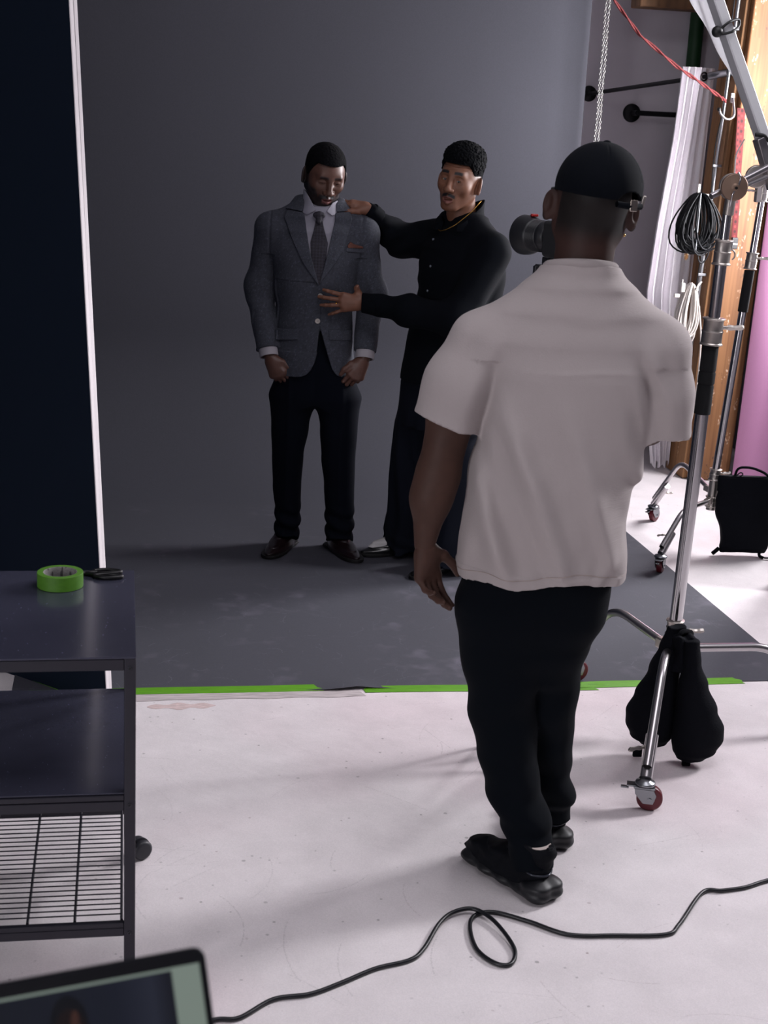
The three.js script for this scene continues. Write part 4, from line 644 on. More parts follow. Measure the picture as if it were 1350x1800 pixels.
// ---------------------------------------------------------------- camera on its stand, beyond the man in the T-shirt
{
  const g = thing('studio_camera', 'black camera with large lens beside the capped man\'s head', 'camera', [1.190, 1.568, -3.98], 0), bk = mat('#0b0d13', 0.45), rub = mat('#07090e', 0.8);
  // lens axis: towards the two men, away from us and to the left
  const ax = V(-0.40, -0.03, -0.92).normalize(), q = new THREE.Quaternion().setFromUnitVectors(V(0, 1, 0), ax), O = (geo) => geo.applyQuaternion(q);
  const prof = [[0.0001, 0.0], [0.035, 0.0], [0.036, 0.012], [0.043, 0.016], [0.043, 0.03], [0.041, 0.032]]; for (let i = 0; i < 9; i++) { const y = 0.034 + i * 0.0042; prof.push([0.0445, y], [0.0445, y + 0.0024], [0.0425, y + 0.0026], [0.0425, y + 0.004]); } prof.push([0.046, 0.074], [0.048, 0.078], [0.055, 0.10], [0.0565, 0.125], [0.054, 0.127], [0.047, 0.10], [0.0001, 0.098]);
  part(g, 'lens', O(lathe(prof, 48)).translate(-0.012, 0, 0), bk); part(g, 'body', rb(0.13, 0.10, 0.07, 0, 0, 0, 0.012).rotateY(0.4).translate(0.02, -0.002, 0.035), rub);
  part(g, 'viewfinder', rb(0.05, 0.03, 0.05, 0.02, 0.055, 0.03, 0.008).rotateY(0), rub); part(g, 'red_tab', rb(0.02, 0.007, 0.016, -0.045, 0.0535, -0.085, 0.002).rotateZ(0), mat('#a01c18', 0.5), 'small red tab on the lens hood');
  part(g, 'lens_badge', new THREE.TorusGeometry(0.006, 0.0012, 6, 20).translate(-0.012, 0.036, 0.03), mat('#d8d2b0', 0.4, 0.6));
  part(g, 'mount_plate', [rb(0.035, 0.022, 0.06, -0.01, -0.068, -0.01, 0.004), rod([-0.008, -0.06, -0.01], [-0.006, -0.03, -0.01], 0.008)], bk); part(g, 'quick_release', [rb(0.075, 0.028, 0.05, -0.012, -0.092, -0.01, 0.005), rb(0.02, 0.03, 0.02, -0.052, -0.094, 0.005, 0.004)], bk); part(g, 'release_lever', rb(0.006, 0.018, 0.004, -0.040, -0.094, 0.02, 0.001), mat('#9a9aa0', 0.3, 0.9));
  const s = thing('camera_stand', 'black camera stand hidden behind the man in the T-shirt', 'stand', [1.182, 0, -3.985]);
  part(s, 'column', rod([0, 0.05, 0], [0, 1.461, 0], 0.018, 0.016), bk); for (let i = 0; i < 3; i++) { const a = 1.6 + i * 2.094; part(s, 'leg', rod([0, 0.42, 0], [Math.cos(a) * 0.11, 0.008, Math.sin(a) * 0.11], 0.010), bk); }
}
// ---------------------------------------------------------------- people: shared fields
const TURN = -10.5 * RAD; // local x runs to the right of the picture, local z towards the camera
function mergeKeep(list, keep) { return mergeGeometries(list.map((g) => { const k = g.clone(); for (const a of Object.keys(k.attributes)) if (!keep.includes(a)) k.deleteAttribute(a); return k; })); }
function basisQ(y, z) { const Y = V(...y).normalize(), Z = V(...z); Z.addScaledVector(Y, -Z.dot(Y)).normalize(); return new THREE.Quaternion().setFromRotationMatrix(new THREE.Matrix4().makeBasis(Y.clone().cross(Z), Y, Z)); }
const invXf = (pos, e) => { const q = e && e.isQuaternion ? e : new THREE.Quaternion().setFromEuler(new THREE.Euler(...e.map((d) => d * RAD), 'YXZ')), m = new THREE.Matrix4().makeRotationFromQuaternion(q).elements; return (x, y, z) => { const a = x - pos[0], b = y - pos[1], c = z - pos[2]; return [a * m[0] + b * m[1] + c * m[2], a * m[4] + b * m[5] + c * m[6], a * m[8] + b * m[9] + c * m[10]]; }; };
function headField(o = {}) { // face looks along +z; eyes near y = 0.008, crown 0.125, chin -0.118
  const { open = 0.3, lids = 0.5, wide = 1 } = o, S = [];
  const skull = uni(0.05, ell([0, 0.036, -0.014], [0.0755 * wide, 0.088, 0.096]), ell([0, -0.02, 0.022], [0.063 * wide, 0.082, 0.066]));
  const jaw = uni(0.02, cap([-0.054 * wide, -0.048, -0.004], [-0.02, -0.098, 0.058], 0.02, 0.018), cap([0.054 * wide, -0.048, -0.004], [0.02, -0.098, 0.058], 0.02, 0.018), ell([0, -0.098, 0.064], [0.027, 0.02, 0.021]));
  const cheeks = (x, y, z) => Math.min(sph([-0.043, -0.018, 0.056], 0.022)(x, y, z), sph([0.043, -0.018, 0.056], 0.022)(x, y, z));
  const brow = cap([-0.036, 0.03, 0.0735], [0.036, 0.03, 0.0735], 0.0125), muzzle = ell([0, -0.062, 0.072], [0.031, 0.027, 0.021]);
  const eyeS = [-1, 1].map((s) => ell([s * 0.0315, 0.009, 0.0955], [0.0185, 0.0135, 0.0165])), lid = [-1, 1].map((s) => ell([s * 0.031, 0.0085, 0.0735], [0.0165, 0.0125, 0.0135]));
  const slit = [-1, 1].map((s) => ell([s * 0.0312, 0.0065 - 0.002 * lids, 0.0905], [0.0118, 0.0052 * (1 - lids) + 0.0012, 0.012]));
  const bridge = cap([0, 0.022, 0.0855], [0, -0.026, 0.1055], 0.0085, 0.011), tip = ell([0, -0.030, 0.1055], [0.0155, 0.0125, 0.0135]), wing = [-1, 1].map((s) => ell([s * 0.0155, -0.033, 0.0945], [0.0095, 0.0095, 0.012])), nost = [-1, 1].map((s) => ell([s * 0.0085, -0.0425, 0.1035], [0.0045, 0.0045, 0.006]));
  const upL = uni(0.006, cap([-0.019, -0.0625, 0.084], [0, -0.0585, 0.0925], 0.005, 0.0075), cap([0.019, -0.0625, 0.084], [0, -0.0585, 0.0925], 0.005, 0.0075)), loL = uni(0.006, cap([-0.017, -0.0685 - open * 0.006, 0.084], [0, -0.0725 - open * 0.012, 0.0905], 0.005, 0.0085), cap([0.017, -0.0685 - open * 0.006, 0.084], [0, -0.0725 - open * 0.012, 0.0905], 0.005, 0.0085)), mouth = ell([0, -0.0655 - open * 0.005, 0.096], [0.0215, 0.0018 + open * 0.0055, 0.016]);
  const { ear = 30, earOut = 0.002 } = o, ears = [-1, 1].map((s) => { const e = xf(uni(0.006, ell([0, 0, 0], [0.0085, 0.033, 0.0195]), ell([0.0005, -0.027, 0.004], [0.006, 0.011, 0.009])), [s * (0.0775 * wide + earOut), -0.004, -0.012], [-8, s * ear, s * -6]); const c = xf(ell([s * 0.011, 0.004, 0.003], [0.010, 0.020, 0.0105]), [s * (0.0775 * wide + earOut), -0.004, -0.012], [-8, s * ear, s * -6]); return (x, y, z) => smax(e(x, y, z), -c(x, y, z), 0.004); });
  return (x, y, z) => {
    let d = smin(skull(x, y, z), jaw(x, y, z), 0.03);
    if (z > -0.03 || Math.abs(x) > 0.05) {
      d = smin(d, cheeks(x, y, z), 0.03); d = smin(d, brow(x, y, z), 0.022); d = smin(d, muzzle(x, y, z), 0.02);
      for (const e of eyeS) d = smax(d, -e(x, y, z), 0.016); for (const e of lid) d = smin(d, e(x, y, z), 0.006); for (const e of slit) d = smax(d, -e(x, y, z), 0.0025);
      d = smin(d, bridge(x, y, z), 0.012); d = smin(d, tip(x, y, z), 0.008); for (const e of wing) d = smin(d, e(x, y, z), 0.006); for (const e of nost) d = smax(d, -e(x, y, z), 0.003);
      d = smin(d, upL(x, y, z), 0.007); d = smin(d, loL(x, y, z), 0.007); d = smax(d, -mouth(x, y, z), 0.003);
      for (const e of ears) d = smin(d, e(x, y, z), 0.008);
    }
    return d;
  };
}
const skullField = (wide = 1) => uni(0.05, ell([0, 0.036, -0.014], [0.0755 * wide, 0.088, 0.096]), ell([0, -0.02, 0.022], [0.063 * wide, 0.082, 0.066]));
function headColour(base, o = {}) { // pigment only: lips, brows, stubble
  const lip = o.lip || [base[0] * 1.15, base[1] * 0.85, base[2] * 0.95], dark = [0.006, 0.006, 0.008];
  return (x, y, z) => {
    let c = base.slice(); const mixc = (k, t) => { c = [0, 1, 2].map((i) => lerp(c[i], k[i], clamp(t))); };
    const n = vn3(x * 120, y * 120, z * 120) * 0.06 + vn3(x * 30, y * 30, z * 30) * 0.06; c = c.map((v) => v * (1 + n));
    const ax = Math.abs(x);
    if (z > 0.05) {
      const yy = y - (o.open || 0) * -0.004; if (ax < 0.024) { const l = 1 - clamp(Math.abs(yy + 0.067) / (0.0145 + (o.open || 0) * 0.005) - 0.2) * 1.2; if (l > 0 && z > 0.083) mixc(lip, l * 1.6 * (1 - sstep(0.017, 0.023, ax))); }
      const by = 0.031 + (o.browLift || 0) - (ax - 0.03) ** 2 * 6; if (ax > 0.011 && ax < 0.05) mixc(dark, (1 - sstep(0.0042, 0.0075, Math.abs(y - by))) * sstep(0.010, 0.015, ax) * (1 - sstep(0.043, 0.050, ax)) * (o.brow ?? 0.9));
      if (o.moustache && ax < 0.032) { const my = -0.0515 - ax * ax * 9; mixc(dark, (1 - sstep(0.0045, 0.0085, Math.abs(y - my))) * (1 - sstep(0.026, 0.032, ax)) * o.moustache * (ax < 0.003 ? 0.5 : 1)); }
    }
    if (o.beard) { const low = 1 - sstep(-0.092, -0.075, y - (ax < 0.03 && z > 0.06 ? 0 : 0.06 * sstep(0.02, 0.06, ax))), goat = z > 0.05 && ax < 0.036 ? (1 - sstep(0.0, 0.012, Math.abs(Math.hypot(ax * 1.05, (y + 0.072) * 0.85) - 0.032) - 0.004)) * (y < -0.046 ? 1 : 0) : 0; mixc(dark, Math.max(low * (z > -0.01 ? 1 : 0), goat) * o.beard); if (o.side && ax > 0.052 && z < 0.035 && z > -0.025 && y < 0.03 && y > -0.09) mixc(dark, o.side * (1 - sstep(0.02, 0.035, z))); }
    if (o.stubble && y > 0.0 && z < 0.045) mixc(dark, o.stubble * sstep(0.0, 0.05, y) * (1 - sstep(0.02, 0.045, z)));
    return c;
  };
}
// hand: wrist at 0, fingers along +y, palm faces +z, thumb on the side given by s
function handField(s, fingers, thumb, scale = 1) {
  const palm = uni(0.02, cap([s * 0.002, 0.0, 0], [s * 0.004, 0.03, 0], 0.0235, 0.022), cap([s * 0.026, 0.083, -0.001], [s * 0.012, 0.022, 0.003], 0.0135, 0.016), cap([s * 0.007, 0.088, -0.003], [s * 0.004, 0.03, 0], 0.0135, 0.017), cap([-s * 0.012, 0.085, -0.002], [-s * 0.006, 0.03, 0], 0.013, 0.017), cap([-s * 0.029, 0.076, 0], [-s * 0.014, 0.02, 0.003], 0.0125, 0.016));
  const base = [[s * 0.0265, 0.086, 0], [s * 0.0075, 0.092, -0.002], [-s * 0.0125, 0.088, -0.002], [-s * 0.0305, 0.078, 0.001]], len = [[0.042, 0.025, 0.02], [0.046, 0.029, 0.021], [0.043, 0.027, 0.021], [0.034, 0.02, 0.018]], rad = [0.0092, 0.0096, 0.0091, 0.0079];
  const fs = fingers.map(([spread, a, b, c], i) => { const P = [[...base[i], rad[i]]]; let p = base[i].slice(), an = 0; const dx = Math.sin(spread * RAD) * s; [a, b, c].forEach((f, k) => { an += f * RAD; const L = len[i][k], cy = Math.cos(an), sz = Math.sin(an); p = [p[0] + dx * L * Math.max(0.2, cy), p[1] + Math.cos(spread * RAD) * cy * L, p[2] + sz * L]; P.push([...p, rad[i] * (1 - 0.09 * (k + 1))]); }); return chain(P, 0.004); });
  const th = chain(thumb.map(([x, y, z, r]) => [x * s, y, z, r]), 0.006);
  const f = (x, y, z) => { let d = palm(x, y, z); let m = Infinity; for (const k of fs) m = Math.min(m, k(x, y, z)); d = smin(d, m, 0.009); return smin(d, th(x, y, z), 0.014); };
  return (x, y, z) => f(x / scale, y / scale, z / scale) * scale;
}
const THUMB = { open: [[0.014, 0.018, 0.004, 0.0165], [0.036, 0.048, 0.014, 0.0135], [0.05, 0.078, 0.020, 0.0105], [0.057, 0.10, 0.022, 0.0085]], pinch: [[0.014, 0.018, 0.002, 0.0165], [0.040, 0.046, 0.006, 0.0135], [0.054, 0.078, 0.010, 0.0108], [0.055, 0.104, 0.018, 0.009]], hang: [[0.014, 0.016, 0.004, 0.0165], [0.044, 0.036, 0.012, 0.0135], [0.066, 0.062, 0.016, 0.0108], [0.078, 0.092, 0.020, 0.009]], up: [[0.014, 0.012, 0.004, 0.0165], [0.04, 0.026, 0.004, 0.0135], [0.058, 0.034, -0.004, 0.0105], [0.066, 0.032, -0.012, 0.009]] };
const nailSkin = (base) => (x, y, z) => { const n = vn3(x * 90, y * 90, z * 90) * 0.10; return base.map((v) => v * (1 + n)); };
function surfZ(f, x, y, z0 = 0.4) { let z = z0; for (let i = 0; i < 200; i++) { const d = f(x, y, z); if (d < 0.0004) break; z -= Math.max(d * 0.6, 0.0004); } return z; }
function patch(f, infl, poly, zmin = 0, depth = 0.012) { const P = poly2(poly); return (x, y, z) => { const d = f(x, y, z); return Math.max(d - infl, -(d + depth), P(x, y), zmin - z); }; }
const pmesh = (f, infl, poly, z0, z1, cell = 0.003, zmin = z0, opts = {}) => { const xs = poly.map((p) => p[0]), ys = poly.map((p) => p[1]), e = 0.012; return mesh(patch(f, infl, poly, zmin), [Math.min(...xs) - e, Math.min(...ys) - e, z0], [Math.max(...xs) + e, Math.max(...ys) + e, z1], cell, { slack: 2.2, ...opts }); };
const skinM = (r = 0.5) => new THREE.MeshStandardMaterial({ vertexColors: true, roughness: r });
function person(label, pos) { return thing('person', label, 'person', pos, TURN); }
function bodyMesh(p, m, geos) { return part(p, 'body', mergeKeep(geos, ['position', 'normal', 'color']), m); }
function eyes(p, hp, he, sc, look = [0, 0]) { // sclera with iris, set in the sockets
  const q = new THREE.Quaternion().setFromEuler(new THREE.Euler(...he.map((d) => d * RAD), 'YXZ')), out = [];
  for (const s of [-1, 1]) { const c = V(s * 0.031, 0.008, 0.0725).multiplyScalar(sc).applyQuaternion(q).add(V(...hp)); const g = new THREE.SphereGeometry(0.0122 * sc, 20, 14), n = g.attributes.position, col = new Float32Array(n.count * 3), d = V(look[0], look[1], 1).normalize(); for (let i = 0; i < n.count; i++) { const v = V(n.getX(i), n.getY(i), n.getZ(i)).normalize(), a = v.dot(d); const k = a > 0.93 ? [0.008, 0.005, 0.004] : a > 0.86 ? [0.03, 0.015, 0.008] : [0.42, 0.36, 0.33]; col.set(k, 3 * i); } g.setAttribute('color', new THREE.BufferAttribute(col, 3)); g.applyQuaternion(q).translate(c.x, c.y, c.z); out.push(g); part(p, 'eye', g, new THREE.MeshStandardMaterial({ vertexColors: true, roughness: 0.15 })); }
}
const plain = (c) => () => c;
// leather shoe, toe along +z, heel at z = -0.10
function dressShoe(parent, x, z, turn, upperM, soleM, opts = {}) {
  const s = sub(parent, 'shoe', [x, 0, z]); s.rotation.y = turn;
  const last = loft([[0.0, 0, 0.05, 0.046, 0.15], [0.03, 0, 0.05, 0.046, 0.148], [0.05, 0, 0.03, 0.042, 0.125], [0.07, 0, -0.005, 0.038, 0.085], [0.09, 0, -0.035, 0.037, 0.058], [0.115, 0, -0.045, 0.038, 0.05]], 2.1);
  const taper = (x1, y1, z1) => { const t = sstep(0.02, 0.21, z1), w = 1 - 0.22 * Math.pow(Math.abs((z1 - 0.07) / 0.14), 2) * (z1 > 0.07 ? 1 : 0) - 0.16 * sstep(0.02, -0.08, z1) + 0.06 * Math.sin((z1 + 0.1) * 14); return Math.max(last(x1 / w, y1 * (1 + 0.3 * t), z1) * 0.8, 0.012 - y1); };
  part(s, 'upper', mesh(taper, [-0.07, 0, -0.13], [0.07, 0.14, 0.22], 0.0035, { slack: 2.2 }), upperM);
  const sh = new THREE.Shape(); sh.moveTo(0, -0.104); sh.bezierCurveTo(0.036, -0.104, 0.04, -0.07, 0.037, -0.02); sh.bezierCurveTo(0.036, 0.03, 0.05, 0.07, 0.048, 0.12); sh.bezierCurveTo(0.046, 0.17, 0.028, 0.206, 0.002, 0.207); sh.bezierCurveTo(-0.028, 0.206, -0.046, 0.17, -0.047, 0.12); sh.bezierCurveTo(-0.049, 0.07, -0.036, 0.03, -0.037, -0.02); sh.bezierCurveTo(-0.04, -0.07, -0.036, -0.104, 0, -0.104);
  part(s, 'sole', [new THREE.ExtrudeGeometry(sh, { depth: 0.009, bevelEnabled: true, bevelSize: 0.002, bevelThickness: 0.002, bevelSegments: 2, curveSegments: 14 }).rotateX(Math.PI / 2).scale(1, 1, 1).translate(0, 0.016, 0), rb(0.066, 0.012, 0.062, 0, 0.0065, -0.07, 0.004)], soleM);
  if (opts.laces) for (let i = 0; i < 4; i++) part(s, 'lace', hose([[-0.016, 0.077 - i * 0.008, 0.012 + i * 0.018], [0, 0.084 - i * 0.0085, 0.014 + i * 0.018], [0.016, 0.077 - i * 0.008, 0.012 + i * 0.018]], 0.0022, 12, 6), soleM);
  return s;
}
// ---------------------------------------------------------------- man in the grey suit
{
  const p = person('man in grey tweed jacket and tie looking down, being straightened up', [0.836, 0, -6.193]);
  const skin = [0.105, 0.048, 0.033], cx = -0.034;
  const torso = uni(0.05, loft([[0.60, cx, 0.0, 0.180, 0.125], [0.80, cx, 0.002, 0.180, 0.125], [0.92, cx, 0.002, 0.172, 0.122], [1.07, cx, 0, 0.166, 0.118], [1.20, cx, 0, 0.178, 0.125], [1.32, cx, 0.0, 0.192, 0.128], [1.40, cx, -0.004, 0.19, 0.115], [1.455, cx, -0.012, 0.14, 0.092], [1.51, -0.025, -0.02, 0.085, 0.075]], 2.35), cap([-0.10, 1.482, -0.02], [-0.232, 1.408, -0.005], 0.052, 0.055), cap([0.045, 1.482, -0.02], [0.165, 1.408, -0.005], 0.052, 0.055));
  const cut = (f, at, dir) => { const L = Math.hypot(...dir); return (x, y, z) => Math.max(f(x, y, z), ((x - at[0]) * dir[0] + (y - at[1]) * dir[1] + (z - at[2]) * dir[2]) / L); };
  const wob = (x, y, z) => 0.004 * vn3(x * 11, y * 13, z * 11) + 0.003 * Math.sin(y * 62 + x * 24 + vn3(x * 8, y * 8, z * 8) * 3) * Math.exp(-Math.pow((y - 1.12) / 0.09, 2)) * (Math.abs(x - cx) > 0.19 ? 1 : 0);
  const sl = cut(chain([[-0.226, 1.392, -0.005, 0.067], [-0.277, 1.15, -0.03, 0.057], [-0.215, 0.875, 0.085, 0.048]], 0.05), [-0.222, 0.902, 0.075], [0.2, -0.9, 0.38]), sr = cut(chain([[0.158, 1.392, -0.005, 0.067], [0.205, 1.15, -0.025, 0.057], [0.190, 0.885, 0.085, 0.048]], 0.05), [0.194, 0.912, 0.075], [-0.05, -0.92, 0.38]);
  const shell = (x, y, z) => { let d = torso(x, y, z); const k = y > 1.3 ? 0.045 : 0.014; d = smin(d, sl(x, y, z), k); d = smin(d, sr(x, y, z), k); return d + wob(x, y, z); };
  const vee = poly2([[-0.10, 1.60], [-0.100, 1.567], [-0.085, 1.471], [-0.055, 1.328], [-0.014, 1.196], [0.020, 1.320], [0.043, 1.449], [0.045, 1.514], [0.03, 1.60]]);
  const low = poly2([[0.001, 1.005], [-0.008, 0.905], [-0.020, 0.856], [-0.034, 0.826], [-0.054, 0.806], [-0.075, 0.797], [-0.10, 0.794], [-0.16, 0.796], [-0.30, 0.798], [-0.30, 0.5], [0.3, 0.5], [0.3, 0.82], [0.158, 0.805], [0.120, 0.800], [0.095, 0.800], [0.078, 0.807], [0.066, 0.82], [0.056, 0.835], [0.031, 0.907]]);
  const edgeLine = (x, y) => Math.abs(x - (y > 1.02 ? lerp(-0.006, -0.012, (1.2 - y) / 0.18) + 0.012 : -0.02));
  const jacket = (x, y, z) => { let d = shell(x, y, z); d = Math.max(d, -Math.max(vee(x, y), 0.005 - z)); d = Math.max(d, -Math.max(low(x, y), -0.2 - z + 0.2)); if (z < 0.02) d = Math.max(d, 0.795 - y); if (z > 0.05 && y < 1.2 && y > 0.9) d += 0.0035 * (x > -0.004 + (1.2 - y) * 0.02 ? 0 : 1) ; d += 0.004 * Math.exp(-Math.pow((Math.abs(x - cx) - 0.195 - (1.42 - y) * 0.0) / 0.006, 2)) * sstep(1.24, 1.32, y) * (z > 0 ? 1 : 0); return d; };
  const tweed = (x, y, z) => { const a = h3(Math.round(x * 330), Math.round(y * 330), Math.round(z * 330)), b = vn3(x * 160, y * 160, z * 160), k = 0.82 + a * 0.4 + b * 0.14 + (a > 0.95 ? 0.6 : 0); return [0.047 * k, 0.051 * k, 0.067 * k]; };
  const tweedM = new THREE.MeshStandardMaterial({ vertexColors: true, roughness: 0.92 });
  const jk = part(p, 'jacket', mesh(jacket, [-0.40, 0.76, -0.20], [0.32, 1.60, 0.20], 0.0045, { color: tweed }), tweedM);
  // lapels and collar
  const lapL = [[-0.102, 1.53], [-0.091, 1.479], [-0.159, 1.488], [-0.170, 1.457], [-0.125, 1.361], [-0.079, 1.273], [-0.012, 1.185], [-0.014, 1.196], [-0.055, 1.328], [-0.085, 1.471]].slice(1);
  const lapR = [[0.043, 1.485], [0.104, 1.490], [0.114, 1.459], [0.086, 1.337], [0.049, 1.274], [-0.010, 1.192], [0.020, 1.320], [0.043, 1.449]];
  const lap = (poly) => pmesh(shell, 0.0075, poly, 0.02, 0.17, 0.003, 0.02, { color: tweed });
  part(jk, 'lapel', lap(lapL), tweedM); part(jk, 'lapel', lap(lapR), tweedM);
  part(jk, 'jacket_collar', pmesh(shell, 0.010, [[-0.118, 1.56], [-0.166, 1.492], [-0.092, 1.483], [-0.088, 1.52], [-0.101, 1.575]], -0.06, 0.15, 0.003, -0.06, { color: tweed }), tweedM); part(jk, 'jacket_collar', pmesh(shell, 0.010, [[0.048, 1.57], [0.110, 1.495], [0.046, 1.488], [0.044, 1.52]], -0.06, 0.15, 0.003, -0.06, { color: tweed }), tweedM);
  for (const [x, y] of [[-0.004, 1.143], [-0.012, 1.037]]) {
    const z = surfZ(jacket, x, y, 0.2), b = part(jk, 'button', lathe([[0.0001, 0.0028], [0.0062, 0.003], [0.0072, 0.0048], [0.0095, 0.0052], [0.0108, 0.004], [0.0108, 0.001], [0.0001, 0]], 28).rotateX(Math.PI / 2).translate(x, y, z), mat('#c9c1ba', 0.35), 'pale horn button');
    part(b, 'button_holes', [[-1, -1], [1, -1], [-1, 1], [1, 1]].map(([a, c]) => rod([x + a * 0.0018, y + c * 0.0018, z + 0.0015], [x + a * 0.0018, y + c * 0.0018, z + 0.0034], 0.0011, 0.0011, 8)), mat('#3a2c26', 0.7));
  }
  part(jk, 'pocket_square', pmesh(shell, 0.007, [[0.100, 1.356], [0.112, 1.371], [0.126, 1.361], [0.166, 1.351], [0.164, 1.344], [0.103, 1.345]], 0.03, 0.17, 0.0025), mat('#5a3226', 0.8), 'rust brown pocket square');
  part(jk, 'breast_pocket', pmesh(shell, 0.004, [[0.094, 1.350], [0.170, 1.344], [0.169, 1.324], [0.096, 1.330]], 0.03, 0.17, 0.003, 0.03, { color: tweed }), tweedM);
  for (const sx of [-1, 1]) part(jk, 'pocket_flap', pmesh(shell, 0.0045, sx < 0 ? [[-0.19, 0.99], [-0.09, 1.0], [-0.092, 0.955], [-0.19, 0.945]] : [[0.035, 1.005], [0.13, 1.0], [0.13, 0.955], [0.04, 0.96]], 0.0, 0.17, 0.003, 0.0, { color: tweed }), tweedM);
  // shirt, collar, tie
  const shirtF = (x, y, z) => torso(x, y, z) + 0.008, shirtM = mat('#9a98a4', 0.7);
  const sB = dataTex(128, 128, (u, v) => { const k = 0.5 + (fbm2(u, v, 8, 3, 9) - 0.5); return [k, k, k]; }, false); shirtM.bumpMap = sB; shirtM.bumpScale = 0.003;
  const neckF = loft([[1.40, -0.022, 0.012, 0.09, 0.085], [1.47, -0.024, 0.008, 0.079, 0.078], [1.53, -0.022, 0.0, 0.075, 0.073], [1.58, -0.022, -0.012, 0.074, 0.07]], 2);
  const st = part(p, 'shirt', mesh((x, y, z) => Math.max(smin(shirtF(x, y, z), Math.max(neckF(x, y, z), y - 1.51 - (0.06 - z) * 0.25), 0.02) + 0.002 * Math.sin(x * 120 + y * 30) * vn3(x * 20, y * 9, z), -(torso(x, y, z) + 0.05) - 0.2), [-0.14, 1.14, -0.09], [0.10, 1.60, 0.16], 0.004), shirtM);
  const cf = (x, y, z) => neckF(x, y, z) + 0.001 - 0.006 * sstep(1.52, 1.46, y);
  part(st, 'shirt_collar', pmesh(cf, 0.0065, [[-0.096, 1.575], [-0.080, 1.560], [-0.036, 1.492], [-0.074, 1.472], [-0.096, 1.48]], 0.0, 0.16, 0.0028, 0.0), shirtM); part(st, 'shirt_collar', pmesh(cf, 0.0065, [[0.050, 1.535], [0.03, 1.525], [0.006, 1.490], [0.030, 1.472], [0.050, 1.48]], 0.0, 0.16, 0.0028, 0.0), shirtM);
  const tieM = new THREE.MeshStandardMaterial({ vertexColors: true, roughness: 0.75 }), tieC = (x, y, z) => { const k = 0.55 + 0.45 * Math.sin((x + y) * 1500) * Math.sin((x - y) * 1500) + 0.4 * h3(Math.round(x * 400), Math.round(y * 400), 3); return [0.034 * k, 0.031 * k, 0.045 * k]; };
  const tf = (x, y, z) => smin(shirtF(x, y, z), neckF(x, y, z), 0.02) - 0.006 + 0.02 * (x + 0.018) * (x + 0.018) * 40;
  const tie = part(p, 'tie', pmesh(tf, 0.006, [[-0.036, 1.452], [-0.008, 1.452], [0.006, 1.40], [0.019, 1.362], [0.014, 1.30], [-0.008, 1.19], [-0.022, 1.19], [-0.046, 1.30], [-0.053, 1.362], [-0.043, 1.405]], 0.04, 0.17, 0.0025, 0.04, { color: tieC }), tieM, 'dark woven tie');
  part(tie, 'knot', mesh(uni(0.008, cap([-0.036, 1.474, 0.098], [-0.008, 1.474, 0.098], 0.012), cap([-0.022, 1.474, 0.10], [-0.022, 1.448, 0.108], 0.016, 0.011)), [-0.07, 1.42, 0.06], [0.03, 1.50, 0.13], 0.0025, { color: tieC }), tieM);
  for (const [at, dir] of [[[-0.219, 0.893, 0.079], [0.2, -0.9, 0.38]], [[0.193, 0.903, 0.079], [-0.05, -0.92, 0.38]]]) part(p, 'shirt_cuff', along(lathe([[0.036, -0.02], [0.0405, -0.02], [0.0405, 0.022], [0.038, 0.0235], [0.035, 0.022]], 32), at, dir), mat('#a9a4aa', 0.7), 'pale shirt cuff');
  // trousers
  const legL = loft([[0.03, -0.122, 0.012, 0.056, 0.078], [0.10, -0.122, 0.008, 0.055, 0.074], [0.18, -0.122, 0.002, 0.057, 0.07], [0.30, -0.127, 0.0, 0.061, 0.072], [0.43, -0.128, 0.006, 0.066, 0.08], [0.56, -0.122, 0.004, 0.082, 0.094], [0.69, -0.114, 0, 0.099, 0.104], [0.77, -0.10, 0, 0.085, 0.096], [0.85, -0.09, 0, 0.08, 0.09]], 2.2), legR = loft([[0.03, 0.112, 0.012, 0.060, 0.078], [0.10, 0.112, 0.008, 0.06, 0.074], [0.18, 0.110, 0.002, 0.063, 0.07], [0.30, 0.104, 0.0, 0.067, 0.072], [0.43, 0.096, 0.006, 0.073, 0.08], [0.56, 0.092, 0.004, 0.084, 0.094], [0.69, 0.083, 0, 0.097, 0.104], [0.77, 0.065, 0, 0.085, 0.096], [0.85, 0.05, 0, 0.08, 0.09]], 2.2), hip = loft([[0.54, -0.014, 0, 0.07, 0.05], [0.62, -0.015, 0, 0.12, 0.08], [0.70, -0.018, 0, 0.165, 0.104], [0.78, -0.022, 0, 0.155, 0.098], [0.88, -0.028, 0, 0.145, 0.095], [1.02, cx, 0, 0.14, 0.09]], 2.3);
  const trF = (x, y, z) => { const brk = 0.006 * Math.sin(y * 95 + x * 30 + z * 20) * Math.exp(-Math.pow((y - 0.12) / 0.07, 2)), crease = 0.006 * Math.exp(-Math.pow((x - (x < -0.01 ? -0.125 : 0.104)) / 0.012, 2)) * (z > 0 ? 1 : 0) * sstep(0.2, 0.3, y) * 0.8; return Math.min(smin(legL(x, y, z), Math.max(hip(x, y, z), 0.665 - y), 0.05), smin(legR(x, y, z), Math.max(hip(x, y, z), 0.665 - y), 0.05)) + brk - crease + 0.004 * vn3(x * 9, y * 7, z * 9); };
  const trM = fab('#070b16', 0.88);
  part(p, 'trousers', mesh((x, y, z) => Math.max(trF(x, y, z), 0.045 + (z < -0.02 ? -0.012 : 0.03 * sstep(0.0, 0.08, z)) - y), [-0.25, 0.0, -0.16], [0.22, 1.04, 0.16], 0.006), trM);
  const shoeM = pmat('#1c0f12', 0.28, 0, { clearcoat: 0.5, clearcoatRoughness: 0.2 }), soleM = mat('#0a0809', 0.6);
  dressShoe(p, -0.132, 0.0, -0.30, shoeM, soleM, { laces: true }); dressShoe(p, 0.112, 0.008, 0.48, shoeM, soleM, { laces: true });
